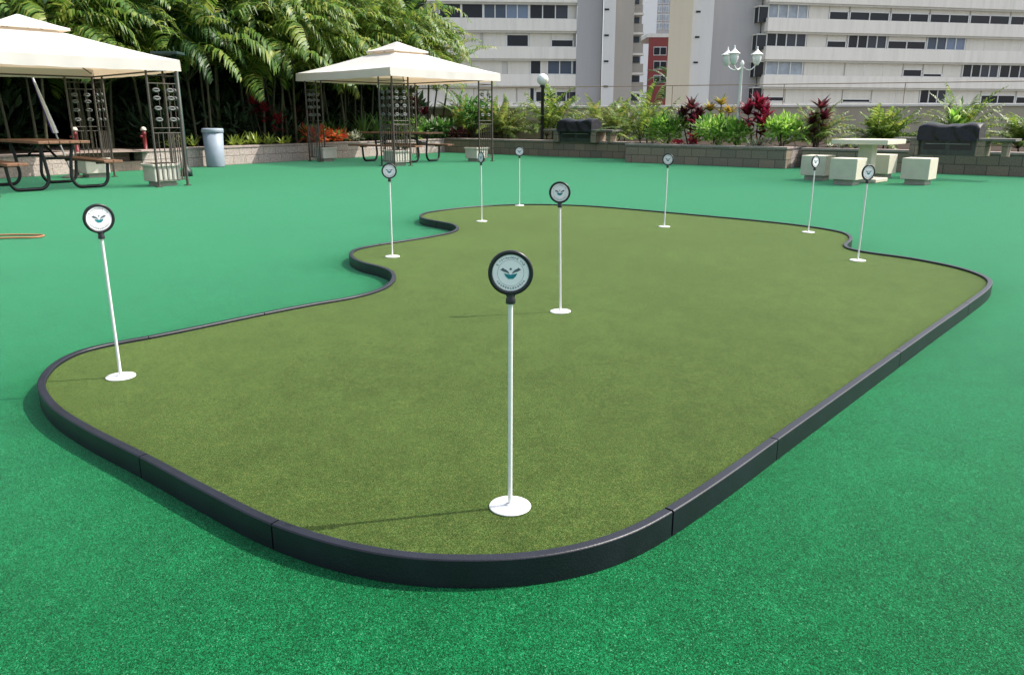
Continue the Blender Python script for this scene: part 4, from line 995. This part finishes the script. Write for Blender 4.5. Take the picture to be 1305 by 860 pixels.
for i, (x, y, rz, sc) in enumerate(back):
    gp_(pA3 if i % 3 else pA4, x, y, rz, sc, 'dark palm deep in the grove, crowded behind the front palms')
# dense evergreens closing the grove at the back
def mass():
    rnd = random.Random(99); mb = MB()
    for i in range(300):
        a = rnd.uniform(0, 1); x = -25+a*20.5+rnd.uniform(-.5, .5); y = 24.6+a*8.0+rnd.uniform(-1.3, 1.6)
        z = rnd.uniform(.3, 9.5 if a < .82 else 5.0)
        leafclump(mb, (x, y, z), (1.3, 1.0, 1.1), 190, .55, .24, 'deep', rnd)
    for i in range(90):
        a = rnd.uniform(0, 1); x = -22+a*8+rnd.uniform(-.5, .5); y = 13+a*11+rnd.uniform(-.6, .6)
        leafclump(mb, (x, y, rnd.uniform(.3, 9)), (1.2, 1.2, 1.1), 190, .5, .24, 'deep', rnd)
    for i in range(110):                       # lower thicket just behind the front palms
        t = rnd.random(); p = Vector((-13.6, 16.5, 0)).lerp(Vector((-4.2, 30.6, 0)), t)-A*rnd.uniform(.8, 2.0); p = p+B*rnd.uniform(-.5, .5)
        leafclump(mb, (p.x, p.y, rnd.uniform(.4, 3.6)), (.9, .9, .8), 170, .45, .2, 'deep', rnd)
    return mb.build('dense_foliage')
tag(mass(), 'dense dark evergreen foliage closing the palm grove at the back', 'foliage', kind='stuff')
def undergrowth():
    rnd = random.Random(5); mb = MB()
    for i in range(70):
        t = rnd.random(); p = P0.lerp(P1, t)-A*rnd.uniform(1.6, 4.5); leafclump(mb, (p.x, p.y, rnd.uniform(.4, 1.3)), (.6, .6, .5), 60, .34, .09, 'deep', rnd)
    return mb.build('undergrowth')
tag(undergrowth(), 'dark low undergrowth beneath the palms', 'undergrowth', kind='stuff')

# -- plants along the pale wall
def lw(t, back, z=.40): 
    p = P0.lerp(P1, t); n_ = Vector((-(P1-P0).y, (P1-P0).x, 0)).normalized(); p = p+n_*back; p.z = z; return p
def ros_plant(name, label, cat, loc, n, L, wd, mat, seed, group=None, elr=(.35, 1.4), heads=((0, 0),)):
    rnd = random.Random(seed); o = thing(name, label, cat, loc, 0, group); mb = MB(); st_ = MB()
    for hx, hy in heads:
        rosette(mb, (hx, hy, .05), n, L, wd, mat, rnd, elr); st_.tube([(0, 0, .0), (hx*.5, hy*.5, .012), (hx*.97, hy*.97, .02), (hx, hy, .09)], [.03, .025, .03, .02], 'bark', 6)
    st_.build('stem', o); mb.build('foliage', o); return o
H3 = ((0, 0), (.35, .25), (-.3, .3), (.1, .5), (.6, .6), (-.1, -.25))
ros_plant('bromeliad', 'yellow green bromeliad clump on the wall right of the bin', 'plant', on_line(303, P0, P1, .45, .40), 16, .42, .05, 'brom', 1, None, (.3, 1.3), H3)
ros_plant('bromeliad', 'yellow green bromeliad clump left of the bin', 'plant', on_line(243, P0, P1, .5, .40), 16, .36, .05, 'brom', 2, None, (.3, 1.3), ((0, 0), (-.3, .1), (-.6, .1)))
ros_plant('bromeliad', 'small yellow green bromeliad clump by the wall before the orange plants', 'plant', on_line(345, P0, P1, .5, .40), 14, .30, .045, 'brom', 3, None, (.3, 1.3), H3[:4])
shrub('croton', 'flaming orange croton seen through the left corner of the middle gazebo', 'shrub', on_line(399, P0, P1, .5, .38), (.36, .32, .27), 230, .22, .055, 'orange', 31, None, 'green', 70)
shrub('croton', 'low red orange croton right of the tallest orange one', 'shrub', on_line(428, P0, P1, .6, .38), (.40, .4, .18), 180, .20, .06, 'orange', 32, None, 'green', 60)
ros_plant('spiky_plant', 'spiky green rosette plant behind the left end of the picnic bench', 'plant', on_line(463, P0, P1, .9, .40), 40, 1.05, .075, 'agave', 4, None, (.3, 1.45), ((0, 0), (.4, .3)))
ros_plant('spiky_plant', 'smaller spiky green rosette plant left of the big one', 'plant', on_line(432, P0, P1, 1.3, .40), 30, .85, .06, 'agave', 5, None, (.3, 1.45), ((0, 0), (-.4, .3)))
shrub('variegated_shrub', 'pale variegated shrub low on the wall under the picnic table top', 'shrub', on_line(450, P0, P1, .35, .38), (.32, .3, .17), 150, .16, .05, 'varieg', 33)
shrub('shrub', 'lime shrub behind the near corner screen of the middle gazebo', 'shrub', on_line(516, P0, P1, .6, .38), (.75, .6, .42), 420, .2, .07, 'shrub', 34, mat2='green', n2=120)
shrub('shrub', 'broad leaved green shrub behind the right end of the picnic table', 'shrub', on_line(556, P0, P1, .5, .38), (.7, .5, .36), 320, .25, .10, 'green', 35, mat2='varieg', n2=50)
shrub('shrub', 'reddish low shrub on the wall corner right of the picnic table', 'shrub', on_line(583, P1, P2, .5, .40), (.5, .3, .2), 200, .18, .06, 'tid', 36, mat2='varieg', n2=40)
caneplant('ti_plant', 'red ti plant in the shade left of the middle gazebo', 'ti plant', on_line(337, P0, P1, 1.3, .4), [(0, 0, .9), (.3, .2, .6), (-.3, .1, 1.1)], 'ti', 41)
caneplant('ti_plant', 'red ti plant above the orange croton, beside the gazebo corner screen', 'ti plant', on_line(378, P0, P1, 2.0, .4), [(0, 0, .9), (.3, .2, .7), (-.25, .1, .55)], 'tis', 42)
caneplant('ti_plant', 'maroon ti plant half hidden behind the near gazebo corner screen', 'ti plant', on_line(528, P0, P1, 1.4, .4), [(0, 0, 1.2), (.35, .2, .9), (-.3, .1, 1.0)], 'tid', 43)
shrub('shrub', 'dark leafy bush in the corner behind the middle gazebo', 'shrub', on_line(606, P1, P2, 1.0, .42), (.9, .5, .8), 420, .22, .09, 'green', 37)

# -- small palms of the far planter
SP = 'small feathery palms along the parapet'
sp0 = palm('small_palm', 'small feathery palm right of the middle gazebo corner', 'palm', on_line(640, P1, P2, 1.7, .42), [(0, 0, .22, 0, 0), (.2, .1, .10, .1, 0), (-.2, .05, .14, -.1, 0)], 51, 'frondy', 13, 1.5, SP, .40, .045, (.2, 1.45), (.6, 1.3), 26, .03)
def spd(px, p, q, back_, z, rz, sc, lab): dup(sp0, on_line(px, p, q, back_, z), rz, lab, scale=sc)
spd(597, P1, P2, 1.8, .42, 1.0, 1.1, 'small feathery palm behind the right posts of the middle gazebo')
sp1 = palm('small_palm', 'small feathery palm leaning right of the globe lamp', 'palm', on_line(704, P1, P2, 2.1, .43), [(0, 0, .38, .1, 0), (.2, .1, .15, .2, 0), (-.18, .05, .12, -.1, 0)], 52, 'frond', 12, 1.75, SP, .42, .045, (.3, 1.45), (.6, 1.3), 26, .03)
spd(768, P1, P2, 2.3, .43, 2.2, .95, 'small feathery palm above the farther covered grill')
spd(790, P1, P2, 1.9, .43, 3.6, .85, 'small feathery palm right of the farther grill shelf')
dup(sp1, on_line(826, P3, P4, 1.0, .436), 2.8, 'full green palm at the left end of the forward planter', scale=.82)
dup(sp0, on_line(1040, Q0, Q1, 1.1, .425), 4.4, 'small feathery palm around the red ti plant beside the concrete table', scale=.72)
sp2 = palm('small_palm', 'bushy green palm behind the concrete table top', 'palm', on_line(1130, Q0, Q1, 1.2, .425), [(0, 0, .10, .1, 0), (.15, .1, .10, .2, 0), (-.15, .05, .12, -.1, 0)], 53, 'frond', 17, 1.0, SP, .32, .036, (.2, 1.45), (.5, 1.2), 24, .025)
dup(sp1, on_line(1228, Q0, Q1, 1.8, .425), 1.1, 'yellowish palm rising behind the near covered grill', scale=.72)
dup(sp2, on_line(1316, Q0, Q1, 1.3, .425), 2.0, 'palm at the right edge of the picture', scale=.85)
caneplant('variegated_plant', 'white edged leafy plant beside the near covered grill', 'plant', on_line(1222, Q0, Q1, 1.5, .425), [(0, 0, .9), (.25, .1, .75), (-.2, .1, 1.0)], 'varieg', 44, 14, .36, .06)
caneplant('broad_leaf_plant', 'bright lime broad leaved plant just above the near grill cover', 'plant', on_line(1216, Q0, Q1, 1.1, .425), [(0, 0, .62), (.15, .05, .5)], 'shrub', 45, 14, .42, .11, None, (.7, 1.5))
ros_plant('flowering_plant', 'white flowering low plant on the planter wall left of the table pedestal', 'plant', on_line(1076, Q0, Q1, .35, .42), 22, .2, .05, 'varieg', 6, None, (.3, 1.3), ((0, 0), (.25, -.2), (-.2, .15)))
# -- the red planter
TG = 'red leaved ti plants of the forward planter'
caneplant('ti_plant', 'dark maroon ti plant between the lime shrubs left of the lantern post', 'ti plant', on_line(881, P3, P4, .9, .436), [(0, 0, .95), (.2, .1, .7), (-.2, .1, .78), (.05, -.2, .55)], 'tid', 46, 32, .42, .10, TG)
caneplant('ti_plant', 'brightest scarlet ti plant right of the lantern post', 'ti plant', on_line(966, P3, P4, .85, .436), [(0, 0, .92), (.2, .1, .72), (-.22, .1, .80), (.08, -.2, .5)], 'ti', 47, 34, .46, .115, TG)
caneplant('ti_plant', 'maroon ti plant in front of the feathery palm beside the concrete table', 'ti plant', on_line(1045, Q0, Q1, .8, .425), [(0, 0, .95), (.12, .1, .7), (-.15, .1, .6)], 'tid', 48, 26, .38, .09, TG)
caneplant('croton', 'golden tipped croton between the maroon ti plant and the lantern post', 'shrub', on_line(918, P3, P4, 1.3, .436), [(0, 0, 1.05), (.25, .1, .85), (-.25, .1, .9), (.05, .2, .6)], 'yellow', 49, 28, .34, .09)
SG = 'lime shrubs of the forward planter'
shrub('lime_shrub', 'lime shrub at the left end of the forward planter, under the palm', 'shrub', on_line(851, P3, P4, .62, .42), (.52, .4, .42), 630, .17, .065, 'shrub', 61, SG, 'green', 90)
shrub('lime_shrub', 'lime shrub in front of the slim white lantern post', 'shrub', on_line(914, P3, P4, .58, .42), (.50, .4, .42), 630, .17, .065, 'shrub', 62, SG, 'green', 90)
shrub('lime_shrub', 'lime shrub between the lantern post foot and the scarlet ti plant', 'shrub', on_line(940, P3, P4, .62, .42), (.34, .42, .34), 450, .17, .065, 'shrub', 63, SG, 'green', 60)
shrub('lime_shrub', 'brightest lime shrub at the pale end of the forward planter', 'shrub', on_line(1000, P3, P4, .70, .42), (.55, .4, .42), 690, .17, .065, 'shrub', 64, SG)
shrub('red_flower', 'vivid red flower clump low in the forward planter, below the maroon ti plant', 'flower', on_line(886, P3, P4, .42, .42), (.15, .14, .20), 120, .11, .06, 'redfl', 65)
shrub('red_flower', 'small dark red flower clump at the cap of the forward planter', 'flower', on_line(866, P3, P4, .38, .42), (.14, .12, .09), 80, .10, .05, 'redfl', 66)
shrub('ground_plant', 'pale variegated low plant on the forward planter below the scarlet ti plant', 'plant', on_line(968, P3, P4, .40, .42), (.42, .16, .10), 130, .12, .05, 'varieg', 67, None, 'orange', 25)
# far palm in front of the red building
palm('tall_palm', 'dark palm standing far off in front of the brick red building', 'palm tree', (17.9, 95, -9), [(0, 0, 14.2, .01, 0)], 71, 'frondd', 16, 3.0, None, .9, .12, (-.6, 1.35), (.9, 1.8), 18, .22)
